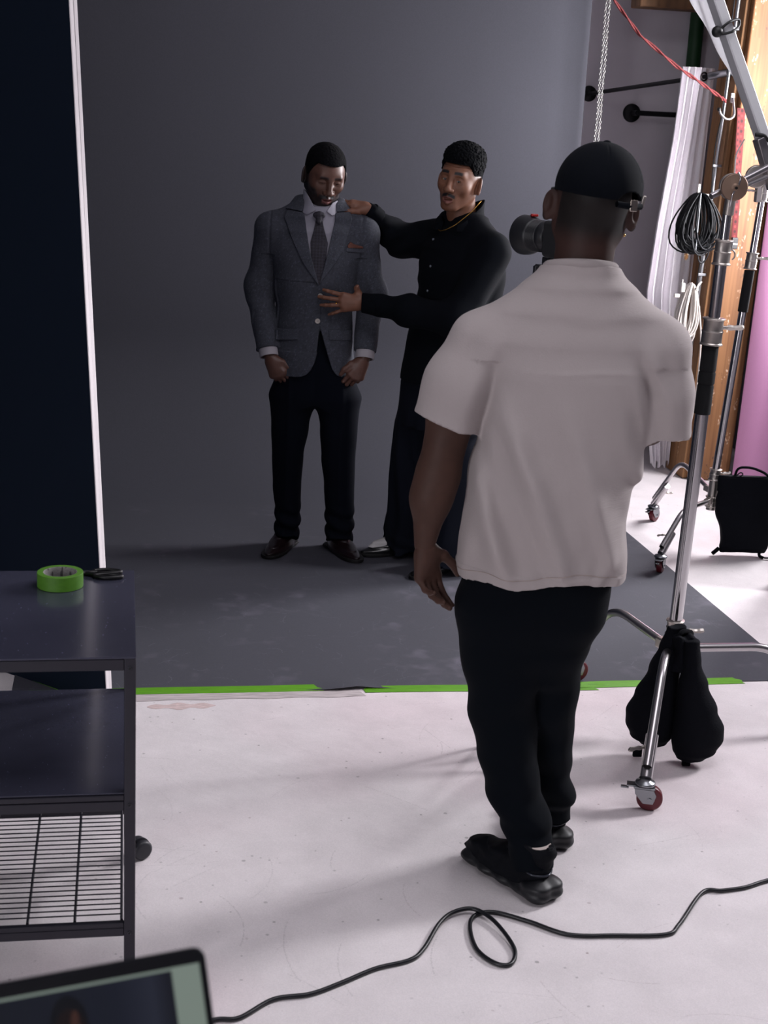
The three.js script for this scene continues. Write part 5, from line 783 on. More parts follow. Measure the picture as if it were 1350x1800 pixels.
  // body: head, neck, trunk, arms, hands
  const hp = [-0.010, 1.632, 0.022], he = [24, 20, -3], sc = 1.02, hf = headField({ lids: 0.95, open: 0.35, wide: 1.04, ear: 38, earOut: 0.005 }), hT = xf(hf, hp, he), inv = invXf(hp, he), hc = headColour(skin, { beard: 0.85, side: 0.8, open: 0.35, moustache: 0.8, lip: [0.17, 0.06, 0.055], brow: 0.8 });
  void sc;
  const neck = cap([-0.02, 1.42, -0.025], [-0.012, 1.58, -0.01], 0.068, 0.062);
  const headG = mesh((x, y, z) => smin(hT(x, y, z), neck(x, y, z), 0.02), [-0.13, 1.40, -0.14], [0.13, 1.80, 0.18], 0.0026, { color: (x, y, z) => { const q = inv(x, y, z); return hc(...q); } });
  const handL = xf(handField(1, [[2, 28, 60, 35], [0, 38, 70, 30], [-2, 46, 75, 30], [-5, 54, 75, 30]], THUMB.pinch), [-0.212, 0.872, 0.088], basisQ([0.48, -0.86, 0.14], [0.25, 0.05, -0.95])), handR = xf(handField(-1, [[6, 20, 55, 30], [2, 32, 62, 30], [-2, 42, 70, 30], [-5, 50, 70, 30]], THUMB.pinch), [0.190, 0.882, 0.088], basisQ([-0.42, -0.89, 0.14], [-0.30, 0.05, -0.95]));
  const arms = uni(0.03, chain([[-0.22, 1.38, 0, 0.05], [-0.272, 1.15, -0.03, 0.042], [-0.212, 0.875, 0.086, 0.027]]), chain([[0.155, 1.38, 0, 0.05], [0.20, 1.15, -0.025, 0.042], [0.190, 0.885, 0.086, 0.027]]), ell([cx, 1.22, 0], [0.15, 0.24, 0.09]), cap([-0.17, 1.40, 0], [0.11, 1.40, 0], 0.06), ell([-0.025, 0.92, 0], [0.14, 0.14, 0.09]), chain([[-0.10, 0.86, 0, 0.08], [-0.127, 0.46, 0, 0.055], [-0.125, 0.09, -0.02, 0.038]]), chain([[0.06, 0.86, 0, 0.08], [0.098, 0.46, 0, 0.055], [0.112, 0.09, -0.02, 0.038]]));
  const hcol = { color: nailSkin([0.125, 0.058, 0.042]) };
  bodyMesh(p, skinM(0.42), [headG, mesh(arms, [-0.34, 0.04, -0.13], [0.27, 1.48, 0.14], 0.011, { color: nailSkin(skin) }), mesh(handL, [-0.29, 0.72, 0.0], [-0.06, 0.93, 0.20], 0.0026, hcol), mesh(handR, [0.04, 0.72, 0.0], [0.27, 0.94, 0.20], 0.0026, hcol)]);
  // hair: close crop with a straight front
  const sk = skullField(1.04), hairF = (x, y, z) => { const d = sk(x, y, z) - 0.0035 - 0.006 * sstep(0.03, 0.10, y) + 0.0012 * vn3(x * 160, y * 160, z * 160), front = 0.078 - 0.6 * Math.max(0, Math.abs(x) - 0.052) * 0.2, line = z > 0.0 ? lerp(0.012, front, sstep(0.022, 0.05, z)) : lerp(-0.06, 0.02, sstep(-0.075, -0.035, z)); return Math.max(d, line - y, -(sk(x, y, z) + 0.006)); };
  part(p, 'hair', mesh(xf(hairF, hp, he), [-0.13, 1.50, -0.14], [0.12, 1.81, 0.15], 0.003, { slack: 2.2 }), fab('#050508', 0.95), 'close cropped black hair');
  eyes(p, hp, he, 1, [0, -0.5]);
}
// ---------------------------------------------------------------- man in black who straightens the jacket
{
  const p = person('man in black shirt and wide trousers reaching out to straighten the grey jacket', [1.305, 0, -6.02]);
  const skin = [0.19, 0.08, 0.045], YAW = -53;
  const tr = loft([[0.60, 0, 0, 0.205, 0.165], [0.80, 0, 0, 0.205, 0.162], [0.95, 0, 0, 0.198, 0.155], [1.15, 0, 0, 0.20, 0.15], [1.27, 0, 0, 0.212, 0.15], [1.36, 0, -0.004, 0.205, 0.135], [1.43, 0, -0.01, 0.15, 0.105], [1.49, 0, -0.012, 0.085, 0.08]], 2.2);
  const torso0 = (x, y, z) => { const k = sstep(0.8, 1.25, y), q = [x - lerp(0.035, 0.088, k), z - lerp(0.07, 0.0, k)], c = Math.cos(YAW * RAD), s = Math.sin(YAW * RAD); return tr(q[0] * c - q[1] * s, y, q[0] * s + q[1] * c); };
  const torso = uni(0.05, torso0, cap([0.03, 1.465, -0.05], [-0.035, 1.385, -0.15], 0.05, 0.062), cap([0.12, 1.465, 0.05], [0.20, 1.375, 0.15], 0.055, 0.07));
  const slN = chain([[0.205, 1.37, 0.15, 0.076], [0.07, 1.095, 0.25, 0.066], [-0.12, 1.115, 0.16, 0.056], [-0.315, 1.128, 0.070, 0.037]], 0.05), slF = chain([[-0.03, 1.39, -0.15, 0.08], [-0.165, 1.368, -0.2, 0.068], [-0.20, 1.395, -0.175, 0.056], [-0.302, 1.494, -0.10, 0.032]], 0.04);
  const hem = (x, y) => 0.825 - y + 0.012 * Math.sin(x * 14);
  const rip = (x, y, z) => 0.006 * vn3(x * 9, y * 8, z * 9) + 0.004 * Math.sin((x * 0.7 - y) * 75 + vn3(x * 8, y * 8, z * 8) * 4) * sstep(-0.04, -0.14, x) * sstep(1.0, 1.08, y);
  const shirtF = (x, y, z) => Math.max(smin(smin(torso(x, y, z), slN(x, y, z), 0.03), slF(x, y, z), 0.035) + rip(x, y, z), hem(x, y), -(x + 0.318) - 0.0 + (y > 1.3 ? -0.02 : 0.0));
  const blackM = fab('#05080f', 0.9);
  const sh = part(p, 'overshirt', mesh(shirtF, [-0.36, 0.79, -0.30], [0.34, 1.56, 0.36], 0.005), blackM);
  // open collar: two leaves around the neck, placket edge, buttons
  const neckAx = loft([[1.40, 0.07, 0.01, 0.088, 0.09], [1.47, 0.075, 0.006, 0.08, 0.08], [1.53, 0.082, -0.004, 0.074, 0.074], [1.60, 0.088, -0.012, 0.07, 0.07]], 2);
  part(sh, 'collar', mesh((x, y, z) => { const d = neckAx(x, y, z), open = Math.hypot((x - 0.0) * 1.0, (z - 0.10) * 1.0) - 0.055; return Math.max(d - 0.012 - 0.02 * sstep(1.52, 1.46, y), -(d - 0.004), 1.44 - y, y - 1.522 - (x - 0.05) * 0.40 + Math.max(0, z) * 0.5, -open + sstep(1.47, 1.44, y) * 0.0); }, [-0.06, 1.42, -0.13], [0.22, 1.60, 0.15], 0.0035, { slack: 2.4 }), blackM);
  const place = (x, y) => surfZ(shirtF, x, y, 0.3);
  for (const [x, y, r] of [[-0.036, 1.398, 0.0055], [-0.043, 1.292, 0.005], [-0.05, 1.19, 0.005]]) { const z = place(x, y); part(sh, 'button', lathe([[0.0001, 0.003], [r * 0.7, 0.0032], [r, 0.002], [r, 0], [0.0001, 0]], 20).rotateX(Math.PI / 2).rotateY(-0.7).translate(x, y, z - 0.0005), mat('#8b919c', 0.3, 0.5), 'small pale button'); }
  part(sh, 'cuff', mesh((x, y, z) => { const d = chain([[-0.24, 1.122, 0.105, 0.046], [-0.32, 1.128, 0.068, 0.041]])(x, y, z); return Math.max(d, -(x + 0.322), x + 0.262); }, [-0.38, 1.05, 0.0], [-0.22, 1.20, 0.18], 0.0035), blackM);
  part(sh, 'cuff', mesh((x, y, z) => { const d = cap([-0.262, 1.455, -0.13], [-0.31, 1.502, -0.094], 0.042, 0.037)(x, y, z), t = (x + 0.304) * -0.62 + (y - 1.496) * 0.62 + (z + 0.098) * 0.48; return Math.max(d, t, -(t + 0.05)); }, [-0.38, 1.40, -0.2], [-0.20, 1.57, -0.03], 0.0035), blackM);
  // necklace
  const nk = []; for (let i = 0; i <= 40; i++) { const t = i / 40, P = [[0.150, 1.565], [0.113, 1.522], [0.047, 1.466], [0.012, 1.445], [-0.012, 1.437], [-0.036, 1.452], [-0.03, 1.475]], f = t * 5.999, k = Math.floor(f), w = f - k; const x = lerp(P[k][0], P[k + 1][0], w), y = lerp(P[k][1], P[k + 1][1], w); nk.push([x, y, Math.max(surfZ((a, b, c) => Math.min(shirtF(a, b, c), neckAx(a, b, c) - 0.014), x, y, 0.3), 0.0) + 0.003]); }
  part(p, 'necklace', hose(nk, 0.0019, 120, 6), mat('#a8803c', 0.3, 0.9), 'thin gold chain necklace');
  // wide trousers
  const hipF = (x, y, z) => { const c = Math.cos(YAW * RAD), s = Math.sin(YAW * RAD), a = x - 0.035, b = z - 0.06; return loft([[0.62, 0, 0, 0.185, 0.15], [0.85, 0, 0, 0.178, 0.135], [0.98, 0, 0, 0.165, 0.12]], 2.2)(a * c - b * s, y, a * s + b * c); };
  const legF = loft([[0.025, -0.062, -0.09, 0.125, 0.13], [0.10, -0.058, -0.085, 0.118, 0.12], [0.30, -0.052, -0.06, 0.112, 0.112], [0.57, -0.04, -0.03, 0.118, 0.112], [0.80, -0.02, 0.0, 0.115, 0.115]], 2.2), legN = loft([[0.025, 0.122, 0.13, 0.13, 0.135], [0.10, 0.12, 0.13, 0.122, 0.125], [0.30, 0.11, 0.12, 0.112, 0.112], [0.57, 0.09, 0.11, 0.112, 0.112], [0.80, 0.08, 0.10, 0.115, 0.115]], 2.2);
  const trF = (x, y, z) => { const w = 0.007 * Math.sin(x * 40 + z * 55 + y * 5 + vn3(x * 5, y * 4, z * 5) * 3) * sstep(0.75, 0.45, y) + 0.006 * vn3(x * 8, y * 9, z * 8), stack = 0.006 * Math.sin(y * 80 + x * 25) * sstep(0.14, 0.05, y); return smin(Math.min(legF(x, y, z), legN(x, y, z)), hipF(x, y, z), 0.05) + w + stack; };
  const B = dataTex(256, 256, (u, v) => { const k = 0.5 + (vn2(u * 120, v * 120, 120, 3) - 0.5) * 0.7; return [k, k, k]; }, false); B.repeat.set(4, 4);
  part(p, 'trousers', mesh((x, y, z) => Math.max(trF(x, y, z), 0.03 + 0.012 * Math.sin(x * 18 + z * 9) - y + (z > 0.13 || x < -0.13 ? 0.02 : 0)), [-0.24, 0.0, -0.28], [0.32, 1.0, 0.33], 0.0065), fab('#10131d', 0.9, { bumpMap: B, bumpScale: 0.0004 }));
  const shM = pmat('#07080b', 0.3, 0, { clearcoat: 0.5 }), slM = mat('#050506', 0.6), white = mat('#c9c6c6', 0.6);
  const s1 = dressShoe(p, -0.098, -0.09, -1.18, shM, slM), s2 = dressShoe(p, 0.072, 0.145, -0.66, shM, slM);
  for (const s of [s1, s2]) { const vamp = loft([[0.040, 0, 0.075, 0.036, 0.088], [0.060, 0, 0.055, 0.034, 0.09], [0.078, 0, 0.02, 0.03, 0.075]], 2.1); part(s, 'vamp', mesh((x, y, z) => vamp(x / (1 - 0.35 * sstep(0.08, 0.18, z)), y, z) * 0.75, [-0.06, 0.03, -0.1], [0.06, 0.10, 0.20], 0.0035, { slack: 2.2 }), white, 'white leather top'); }
  // body
  const hp = [0.058, 1.640, 0.052], he = [1, -27, -8], hf = headField({ lids: 0.28, open: 0.75, ear: 42, earOut: 0.007 }), hT = xf(hf, hp, he), inv = invXf(hp, he), hc = headColour(skin, { moustache: 1, open: 0.75, browLift: 0.007, brow: 1, stubble: 0.75, lip: [0.20, 0.075, 0.06], beard: 0.12 });
  const neck = cap([0.08, 1.40, -0.01], [0.068, 1.57, 0.018], 0.066, 0.058);
  const headG = mesh((x, y, z) => smin(hT(x, y, z), neck(x, y, z), 0.02) + (inv(x, y, z)[2] > 0.04 ? 0.0011 * Math.sin(inv(x, y, z)[1] * 620) * sstep(0.045, 0.055, inv(x, y, z)[1]) * (1 - sstep(0.075, 0.08, inv(x, y, z)[1])) : 0), [-0.06, 1.38, -0.11], [0.19, 1.80, 0.20], 0.0025, { color: (x, y, z) => hc(...inv(x, y, z)) });
  const hN = [-0.312, 1.127, 0.072], handN = xf(handField(-1, [[10, 6, 14, 8], [3, 4, 12, 6], [-6, 6, 12, 8], [-24, 8, 12, 8]], THUMB.up, 1.02), hN, basisQ([-0.99, 0.02, 0.05], [-0.06, 0, -1])), hF = [-0.300, 1.500, -0.10], handF = xf(handField(1, [[5, 6, 10, 10], [1, 6, 10, 10], [-3, 6, 10, 10], [-8, 8, 12, 10]], THUMB.open), hF, basisQ([-0.95, 0.22, -0.05], [-0.2, -0.95, -0.15]));
  const arms = uni(0.03, chain([[0.19, 1.37, 0.15, 0.052], [0.07, 1.10, 0.25, 0.045], [-0.31, 1.127, 0.073, 0.026]]), chain([[-0.03, 1.39, -0.15, 0.052], [-0.165, 1.368, -0.2, 0.044], [-0.30, 1.497, -0.10, 0.025]]), ell([0.08, 1.2, 0.01], [0.12, 0.24, 0.12]), ell([0.04, 0.9, 0.05], [0.12, 0.13, 0.11]), chain([[0.0, 0.86, 0.0, 0.08], [-0.045, 0.46, -0.05, 0.058], [-0.065, 0.07, -0.10, 0.04]]), chain([[0.09, 0.86, 0.1, 0.08], [0.1, 0.46, 0.12, 0.058], [0.115, 0.07, 0.11, 0.04]]));
  const hs = { color: nailSkin([0.185, 0.078, 0.046]) };
  bodyMesh(p, skinM(0.5), [headG, mesh(arms, [-0.34, 0.02, -0.28], [0.28, 1.47, 0.34], 0.011, { color: nailSkin(skin) }), mesh(handN, [-0.53, 1.03, 0.0], [-0.28, 1.24, 0.13], 0.0025, hs), mesh(handF, [-0.52, 1.42, -0.20], [-0.27, 1.60, -0.02], 0.0025, hs)]);
  { const r = V(-0.428, 1.1165, 0.0735); part(p, 'ring', new THREE.TorusGeometry(0.0098, 0.0018, 8, 24).rotateY(Math.PI / 2).scale(1.6, 1, 1).translate(r.x, r.y, r.z), mat('#d9a64a', 0.2, 1), 'gold ring'); }
  // hair: full on top, faded sides
  const topE = ell([0, 0.096, -0.012], [0.086, 0.066, 0.100]), sk2 = skullField(1), hairF = (x, y, z) => { const n = 0.0035 * vn3(x * 130, y * 130, z * 130) + 0.002 * vn3(x * 260, y * 260, z * 260), skull = sk2(x, y, z), d = smin(topE(x, y, z), skull - 0.002 - 0.010 * sstep(0.03, 0.075, y), 0.015) + n; const line = z > 0.0 ? lerp(0.034, 0.073, sstep(0.025, 0.055, z)) : lerp(-0.02, 0.034, sstep(-0.085, -0.03, z)); return Math.max(d, line - y, -(skull + 0.006)); };
  part(p, 'hair', mesh(xf(hairF, hp, he), [-0.08, 1.56, -0.12], [0.20, 1.83, 0.18], 0.0028, { slack: 2.2 }), fab('#040508', 0.95), 'full black hair with faded sides');
  eyes(p, hp, he, 1, [0.25, 0.02]);
}
// ---------------------------------------------------------------- man in the T-shirt, seen from behind
{
  const p = person('man in pale T-shirt and black cap seen from behind', [1.055, 0, -3.294]);
  const skin = [0.042, 0.020, 0.016];
  const lo = loft([[0.60, -0.05, 0.0, 0.206, 0.15], [0.80, -0.048, 0.0, 0.206, 0.148], [0.95, -0.042, 0, 0.20, 0.143], [1.15, -0.028, 0, 0.197, 0.138], [1.29, -0.013, 0.0, 0.203, 0.135], [1.37, -0.012, 0.0, 0.198, 0.122], [1.44, -0.01, 0.002, 0.155, 0.108], [1.50, -0.008, 0.002, 0.108, 0.094], [1.54, -0.007, 0.0, 0.086, 0.084], [1.60, -0.007, 0.0, 0.082, 0.080]], 2.3);
  const sh = uni(0.06, lo, cap([-0.08, 1.482, -0.008], [-0.225, 1.372, 0], 0.05, 0.062), cap([0.065, 1.482, -0.008], [0.198, 1.375, 0], 0.05, 0.062));
  const cutAt = (f, at, dir) => { const L = Math.hypot(...dir); return (x, y, z) => Math.max(f(x, y, z), ((x - at[0]) * dir[0] + (y - at[1]) * dir[1] + (z - at[2]) * dir[2]) / L); };
  const sL = cutAt(chain([[-0.228, 1.362, 0.0, 0.074], [-0.272, 1.26, 0.006, 0.083], [-0.320, 1.08, 0.016, 0.094]], 0.04), [-0.303, 1.166, 0.01], [-0.30, -0.95, 0.05]), sR = cutAt(chain([[0.192, 1.365, 0.0, 0.074], [0.212, 1.26, -0.01, 0.072], [0.226, 1.07, -0.05, 0.072]], 0.04), [0.222, 1.163, -0.02], [0.06, -0.97, -0.2]);
  const folds = (x, y, z) => {
    const back = z > -0.02 ? 1 : 0.4, u = x * 0.93 + y * 0.36 + 0.02 * vn3(x * 6, y * 4, z * 4), dn = sstep(1.30, 1.02, y);
    let d = -0.034 * Math.pow(0.5 + 0.5 * Math.sin(u * 47 + 0.6), 2.2) * dn * back * (0.5 + 0.6 * sstep(0.10, -0.12, x)) * sstep(-0.27, -0.17, x) * sstep(0.80, 0.95, y + 0.06);
    d += 0.004 * Math.sin(x * 60 - y * 22 + 1.5 + 2 * vn3(x * 7, y * 5, 0)) * Math.exp(-Math.pow((x + 0.235) / 0.045, 2)) * sstep(1.44, 1.36, y) * 1.6;
    d += 0.005 * Math.sin(x * 75 + y * 26 + 2 * vn3(x * 7, y * 5, 2)) * Math.exp(-Math.pow((x - 0.17) / 0.05, 2)) * sstep(1.40, 1.33, y) * sstep(1.05, 1.15, y) * 1.3;
    d += 0.0022 * Math.sin(y * 120 + x * 8 + 3 * vn3(x * 8, y * 16, 1)) * Math.exp(-Math.pow((y - 1.47) / 0.045, 2)) * Math.exp(-Math.pow((x - 0.04) / 0.09, 2));
    d += -0.0022 * Math.exp(-Math.pow((y - 1.318 - 0.004 * Math.sin(x * 22)) / 0.007, 2)) * Math.exp(-Math.pow((x - 0.03) / 0.12, 2));
    d += 0.006 * vn3(x * 5 + 3, y * 5, z * 5) + 0.0026 * vn3(x * 22, y * 17, z * 20) * (0.35 + dn);
    d += 0.004 * Math.sin(x * 110 + vn3(x * 9, y * 9, 4) * 4) * sstep(0.93, 0.84, y) * sstep(0.02, 0.12, x);
    return d;
  };
  const teeF = (x, y, z) => { let d = sh(x, y, z); const k = y > 1.33 ? 0.035 : 0.012; d = smin(d, sL(x, y, z), k); d = smin(d, sR(x, y, z), k); d += folds(x, y, z); if (y < 0.832) d -= 0.0018; return d; };
  const hemY = (x, z) => 0.805 + 0.010 * Math.sin(x * 9 + 1) + 0.006 * Math.sin(x * 31 + z * 9);
  const teeB = dataTex(256, 256, (u, v) => { const k = 0.5 + (vn2(u * 128, v * 128, 128, 3) - 0.5) * 0.6 + (fbm2(u, v, 16, 3, 8) - 0.5) * 0.4; return [k, k, k]; }, false); teeB.repeat.set(5, 5);
  const teeM = pmat('#a69d9c', 0.95, 0, { bumpMap: teeB, bumpScale: 0.0005, sheen: 0.4, sheenRoughness: 0.6, sheenColor: new THREE.Color('#c8c0c0') });
  const tee = part(p, 't_shirt', mesh((x, y, z) => Math.max(teeF(x, y, z), hemY(x, z) - y, y - 1.552 - z * 0.16), [-0.44, 0.77, -0.21], [0.34, 1.61, 0.22], 0.005), teeM);
  const ringPts = []; for (let i = 0; i < 40; i++) { const a = i / 40 * 6.2832, x = Math.cos(a) * 0.0805, z = Math.sin(a) * 0.0785; ringPts.push([x - 0.007, 1.549 + z * 0.16, z]); }
  part(tee, 'neck_band', (() => { const g = hose(ringPts, 0.0085, 120, 10, true); g.translate(0, -1.55, 0).scale(1, 1.35, 1).translate(0, 1.55, 0); return g; })(), teeM);
  // hem stitching: thin raised threads
  const stitchM = mat('#a2958f', 0.9), hemLine = (dy) => { const P = []; for (let i = 0; i < 90; i++) { const a = i / 90 * 6.2832, dx = Math.cos(a), dz = Math.sin(a); let r = 0.26; for (let k = 0; k < 60; k++) { const x = -0.048 + dx * r, z = dz * r, d = teeF(x, hemY(x, z) + dy, z); if (d < 0.0003) break; r -= Math.max(0.0004, d * 0.6); } const x = -0.048 + dx * r, z = dz * r; P.push([x, hemY(x, z) + dy, z]); } return hose(P, 0.0011, 200, 5, true); };
  part(tee, 'hem_stitch', hemLine(0.026), stitchM);
  // trousers
  const legL = loft([[0.045, -0.018, 0.128, 0.054, 0.060], [0.12, -0.026, 0.108, 0.057, 0.062], [0.16, -0.042, 0.075, 0.067, 0.072], [0.242, -0.075, 0.055, 0.070, 0.076], [0.34, -0.098, 0.035, 0.075, 0.082], [0.444, -0.116, 0.02, 0.082, 0.09], [0.60, -0.132, 0.012, 0.098, 0.105], [0.72, -0.138, 0.01, 0.104, 0.118], [0.80, -0.12, 0.008, 0.09, 0.105]], 2.2);
  const legR = loft([[0.045, 0.055, -0.145, 0.046, 0.056], [0.12, 0.050, -0.13, 0.049, 0.06], [0.16, 0.046, -0.105, 0.056, 0.07], [0.242, 0.026, -0.09, 0.058, 0.076], [0.34, 0.014, -0.07, 0.066, 0.082], [0.444, 0.002, -0.05, 0.076, 0.09], [0.60, -0.012, -0.03, 0.092, 0.105], [0.72, 0.012, -0.015, 0.104, 0.118], [0.80, 0.02, 0.0, 0.09, 0.105]], 2.2);
  const hip = loft([[0.54, -0.062, 0.0, 0.09, 0.06], [0.62, -0.06, 0.003, 0.14, 0.10], [0.70, -0.055, 0.005, 0.172, 0.124], [0.78, -0.052, 0.005, 0.178, 0.126], [0.84, -0.05, 0.003, 0.165, 0.112], [0.95, -0.045, 0, 0.15, 0.10]], 2.3);
  const trF = (x, y, z) => Math.min(smin(legL(x, y, z), hip(x, y, z), 0.05), smin(legR(x, y, z), hip(x, y, z), 0.05)) + 0.004 * vn3(x * 8, y * 7, z * 8) + 0.004 * Math.sin(y * 58 + x * 20 + 2 * vn3(x * 6, y * 6, z * 6)) * Math.exp(-Math.pow((y - 0.19) / 0.10, 2)) + 0.004 * Math.sin(y * 40 - x * 30) * Math.exp(-Math.pow((y - 0.47) / 0.08, 2));
  part(p, 'trousers', mesh((x, y, z) => Math.max(trF(x, y, z), 0.075 + 0.02 * Math.sin(x * 40 + z * 12) * 0.4 - y), [-0.29, 0.02, -0.24], [0.20, 0.97, 0.22], 0.006), fab('#04080f', 0.93));
  // chunky black trainers
  const upM = fab('#090b11', 0.75), slM = mat('#0a0c12', 0.5), sockM = mat('#b6a9a4', 0.9);
  function trainer(x, z, turn) {
    const s = sub(p, 'shoe', [x, 0, z]); s.rotation.y = turn; // toe along +z, heel at z = -0.105
    const up = loft([[0.028, 0, 0.05, 0.048, 0.152], [0.055, 0, 0.045, 0.047, 0.142], [0.075, 0, 0.015, 0.043, 0.108], [0.095, 0, -0.025, 0.041, 0.066], [0.125, 0, -0.042, 0.042, 0.056], [0.14, 0, -0.05, 0.038, 0.046]], 2.2);
    part(s, 'upper', mesh((a, b, c) => up(a, b * (1 - 0.10 * sstep(0.05, 0.15, c)), c) * 0.8 + 0.0025 * Math.sin(c * 90 + b * 60) * sstep(0.03, 0.06, b) + 0.002 * vn3(a * 50, b * 50, c * 50), [-0.07, 0.01, -0.13], [0.07, 0.16, 0.22], 0.004, { slack: 2.2 }), upM);
    const lumps = [[-0.070, 0.034, 0.050], [-0.03, 0.026, 0.044], [0.03, 0.024, 0.046], [0.09, 0.024, 0.049], [0.15, 0.024, 0.042]];
    const so = uni(0.012, ...lumps.map(([c, h, w]) => ell([0, h * 0.78, c], [w + 0.006, h, 0.043])), ell([0.022, 0.026, -0.090], [0.028, 0.030, 0.028]), ell([-0.022, 0.026, -0.090], [0.028, 0.030, 0.028]), rbox([0, 0.018, 0.045], [0.042, 0.016, 0.14], 0.014));
    part(s, 'sole', mesh((a, b, c) => Math.max(so(a, b, c) + 0.0016 * Math.sin(b * 260), -b + 0.001), [-0.08, -0.01, -0.15], [0.08, 0.09, 0.22], 0.004, { slack: 2.2 }), slM);
    part(s, 'heel_trim', hose([[-0.037, 0.074, -0.05], [-0.031, 0.070, -0.075], [0, 0.068, -0.0925], [0.031, 0.070, -0.075], [0.037, 0.074, -0.05]], 0.0035, 40, 6), mat('#30333c', 0.2, 0.3));
    part(s, 'pull_tab', rb(0.018, 0.04, 0.01, 0, 0.125, -0.092, 0.004), upM);
    part(s, 'sock', new THREE.CylinderGeometry(0.033, 0.033, 0.06, 28, 1).scale(1, 1, 1.25).translate(0, 0.108, -0.046), sockM, 'pale sock');
    return s;
  }
  const tl = Math.atan2(-0.20, -0.243), tr2 = Math.atan2(-0.05, -0.30);
  trainer(0.027 + Math.sin(tl) * 0.115, 0.183 + Math.cos(tl) * 0.115, tl); trainer(0.066 + Math.sin(tr2) * 0.115, -0.085 + Math.cos(tr2) * 0.115, tr2);
  // body
  const hp = [0.008, 1.688, -0.012], he = [-2, 180, 5], HS = 1.06, hf = headField({ wide: 1.05, ear: 52, earOut: 0.009 }), hT0 = xf(hf, [0, 0, 0], he), hT = (x, y, z) => hT0((x - hp[0]) / HS, (y - hp[1]) / HS, (z - hp[2]) / HS) * HS, inv0 = invXf([0, 0, 0], he), inv = (x, y, z) => inv0((x - hp[0]) / HS, (y - hp[1]) / HS, (z - hp[2]) / HS), hc = headColour(skin, { stubble: 0.6, beard: 0.6 });
  const neck = uni(0.03, cap([-0.006, 1.46, -0.004], [0.002, 1.66, 0.008], 0.070, 0.068), cap([-0.10, 1.46, 0], [0.09, 1.46, 0], 0.04));
  const headG = mesh((x, y, z) => smin(hT(x, y, z), neck(x, y, z), 0.025), [-0.13, 1.44, -0.17], [0.15, 1.84, 0.13], 0.003, { color: (x, y, z) => { const q = inv(x, y, z), c = hc(...q), t = 0.9 * sstep(-0.085, -0.03, q[1]) * (q[2] < 0.0 && Math.abs(q[0]) < 0.074 ? 1 : 0); return c.map((v) => lerp(v, 0.005, t)); } });
  const handL = xf(handField(-1, [[2, 18, 22, 14], [0, 26, 30, 18], [-2, 34, 36, 20], [-5, 40, 40, 22]], THUMB.hang, 0.98), [-0.334, 0.868, 0.035], basisQ([0.16, -0.98, 0.0], [0.62, 0.0, 0.78])), handR = xf(handField(1, [[3, 40, 50, 30], [1, 45, 50, 30], [-2, 50, 50, 30], [-4, 55, 50, 30]], THUMB.open), [0.03, 1.315, -0.50], basisQ([-0.4, 0.25, -0.88], [-0.9, 0.0, 0.4]));
  const arms = uni(0.03, chain([[-0.235, 1.36, 0, 0.06], [-0.285, 1.20, 0.008, 0.057], [-0.312, 1.04, 0.022, 0.049], [-0.325, 0.985, 0.026, 0.047], [-0.335, 0.868, 0.035, 0.0255]], 0.03), chain([[0.19, 1.36, 0, 0.058], [0.20, 1.165, -0.10, 0.045], [0.17, 1.19, -0.22, 0.042], [0.032, 1.313, -0.495, 0.026]], 0.03), ell([-0.02, 1.2, 0], [0.15, 0.25, 0.10]), cap([-0.18, 1.40, 0], [0.16, 1.40, 0], 0.055), ell([-0.05, 0.9, 0], [0.14, 0.14, 0.10]), chain([[-0.11, 0.80, 0, 0.07], [-0.115, 0.46, 0.02, 0.052], [-0.075, 0.242, 0.055, 0.04], [-0.018, 0.09, 0.126, 0.03]]), chain([[0.01, 0.80, 0, 0.07], [0.002, 0.46, -0.05, 0.052], [0.026, 0.242, -0.09, 0.036], [0.054, 0.09, -0.145, 0.03]]));
  const hs = { color: nailSkin([0.062, 0.031, 0.023]) };
  bodyMesh(p, new THREE.MeshPhysicalMaterial({ vertexColors: true, roughness: 0.6, specularIntensity: 0.45 }), [headG, mesh(arms, [-0.42, 0.03, -0.56], [0.32, 1.48, 0.18], 0.008, { color: nailSkin([0.062, 0.031, 0.023]) }), mesh(handL, [-0.44, 0.66, -0.06], [-0.22, 0.92, 0.17], 0.003, hs), mesh(handR, [-0.14, 1.22, -0.66], [0.12, 1.46, -0.44], 0.003, hs)]);
  part(p, 'earring', ball(0.0042, 0.088, 1.628, -0.006), mat('#d9b070', 0.2, 1), 'tiny gold earring');
  // cap
  const capM = fab('#04070e', 0.92), cp = [hp[0] + 0.008, hp[1], hp[2]], ce = [-2, 180, 5];
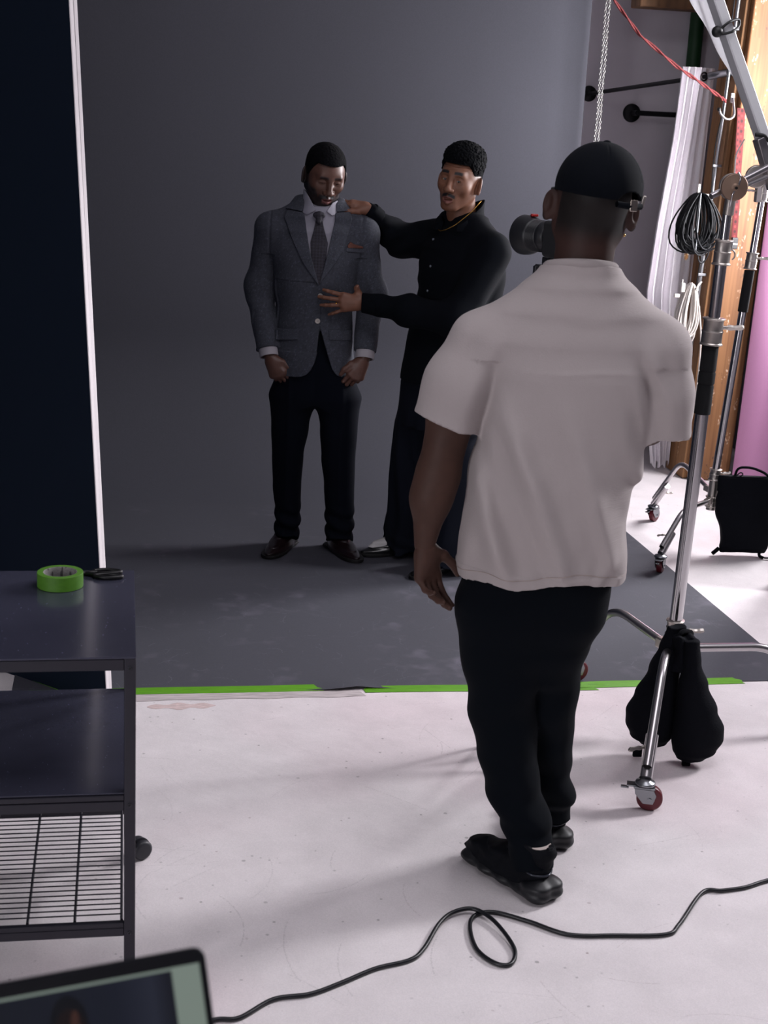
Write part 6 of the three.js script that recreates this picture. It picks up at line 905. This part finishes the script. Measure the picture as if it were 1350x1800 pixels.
  const dome = (x, y, z) => { const d = ell([0, 0.044, -0.014], [0.101, 0.105, 0.118])(x, y, z), a = Math.atan2(x, -z - 0.014), seam = 0.0012 * Math.exp(-Math.pow(Math.sin(a * 3) / 0.06, 2)); const line = lerp(0.030, 0.026, sstep(-0.1, 0.1, z)), arch = Math.hypot((x + 0.062) * 1.0, (y - 0.016) * 1.0) - 0.034; return Math.max(d + seam, -(d + 0.010), line - y, z < -0.02 ? -arch : -1); };
  const cg = part(p, 'cap', mesh(xf(dome, cp, ce), [-0.13, 1.66, -0.16], [0.16, 1.87, 0.15], 0.0035, { slack: 2.4 }), capM, 'black baseball cap');
  const T = (x, y, z) => { const v = V(x, y, z).applyEuler(new THREE.Euler(...ce.map((d) => d * RAD), 'YXZ')).add(V(...cp)); return [v.x, v.y, v.z]; };
  part(cg, 'top_button', ball(0.009, ...T(0, 0.148, -0.014), 1, 0.5, 1), capM);
  part(cg, 'brim', mesh(xf((x, y, z) => { const r = Math.hypot(x, (z - 0.07) * 0.85), top = 0.030 + 0.9 * (0.0 - x * x) * 0.9; return Math.max(r - 0.10, Math.abs(y - top) - 0.003, 0.06 - z); }, cp, ce), [-0.13, 1.66, -0.22], [0.16, 1.76, -0.02], 0.004, { slack: 2.4 }), capM);
  part(cg, 'strap', hose([T(-0.030, 0.022, -0.124), T(-0.062, 0.020, -0.110), T(-0.092, 0.020, -0.075)], 0.0072, 30, 8), capM);
  { const c = T(-0.070, 0.022, -0.104); const b = rb(0.021, 0.025, 0.005, 0, 0, 0, 0.0015).rotateZ(-0.05).rotateY(0.55).translate(c[0], c[1], c[2] + 0.006); part(cg, 'buckle', b, mat('#b3a79c', 0.25, 1), 'metal strap buckle'); const e = T(-0.094, 0.026, -0.062); part(cg, 'strap_tip', rb(0.008, 0.028, 0.01, 0, 0, 0, 0.002).rotateZ(-0.2).translate(e[0] + 0.004, e[1] + 0.004, e[2]), mat('#b9b1aa', 0.3, 0.9)); }
}
renderer.render(scene, camera);
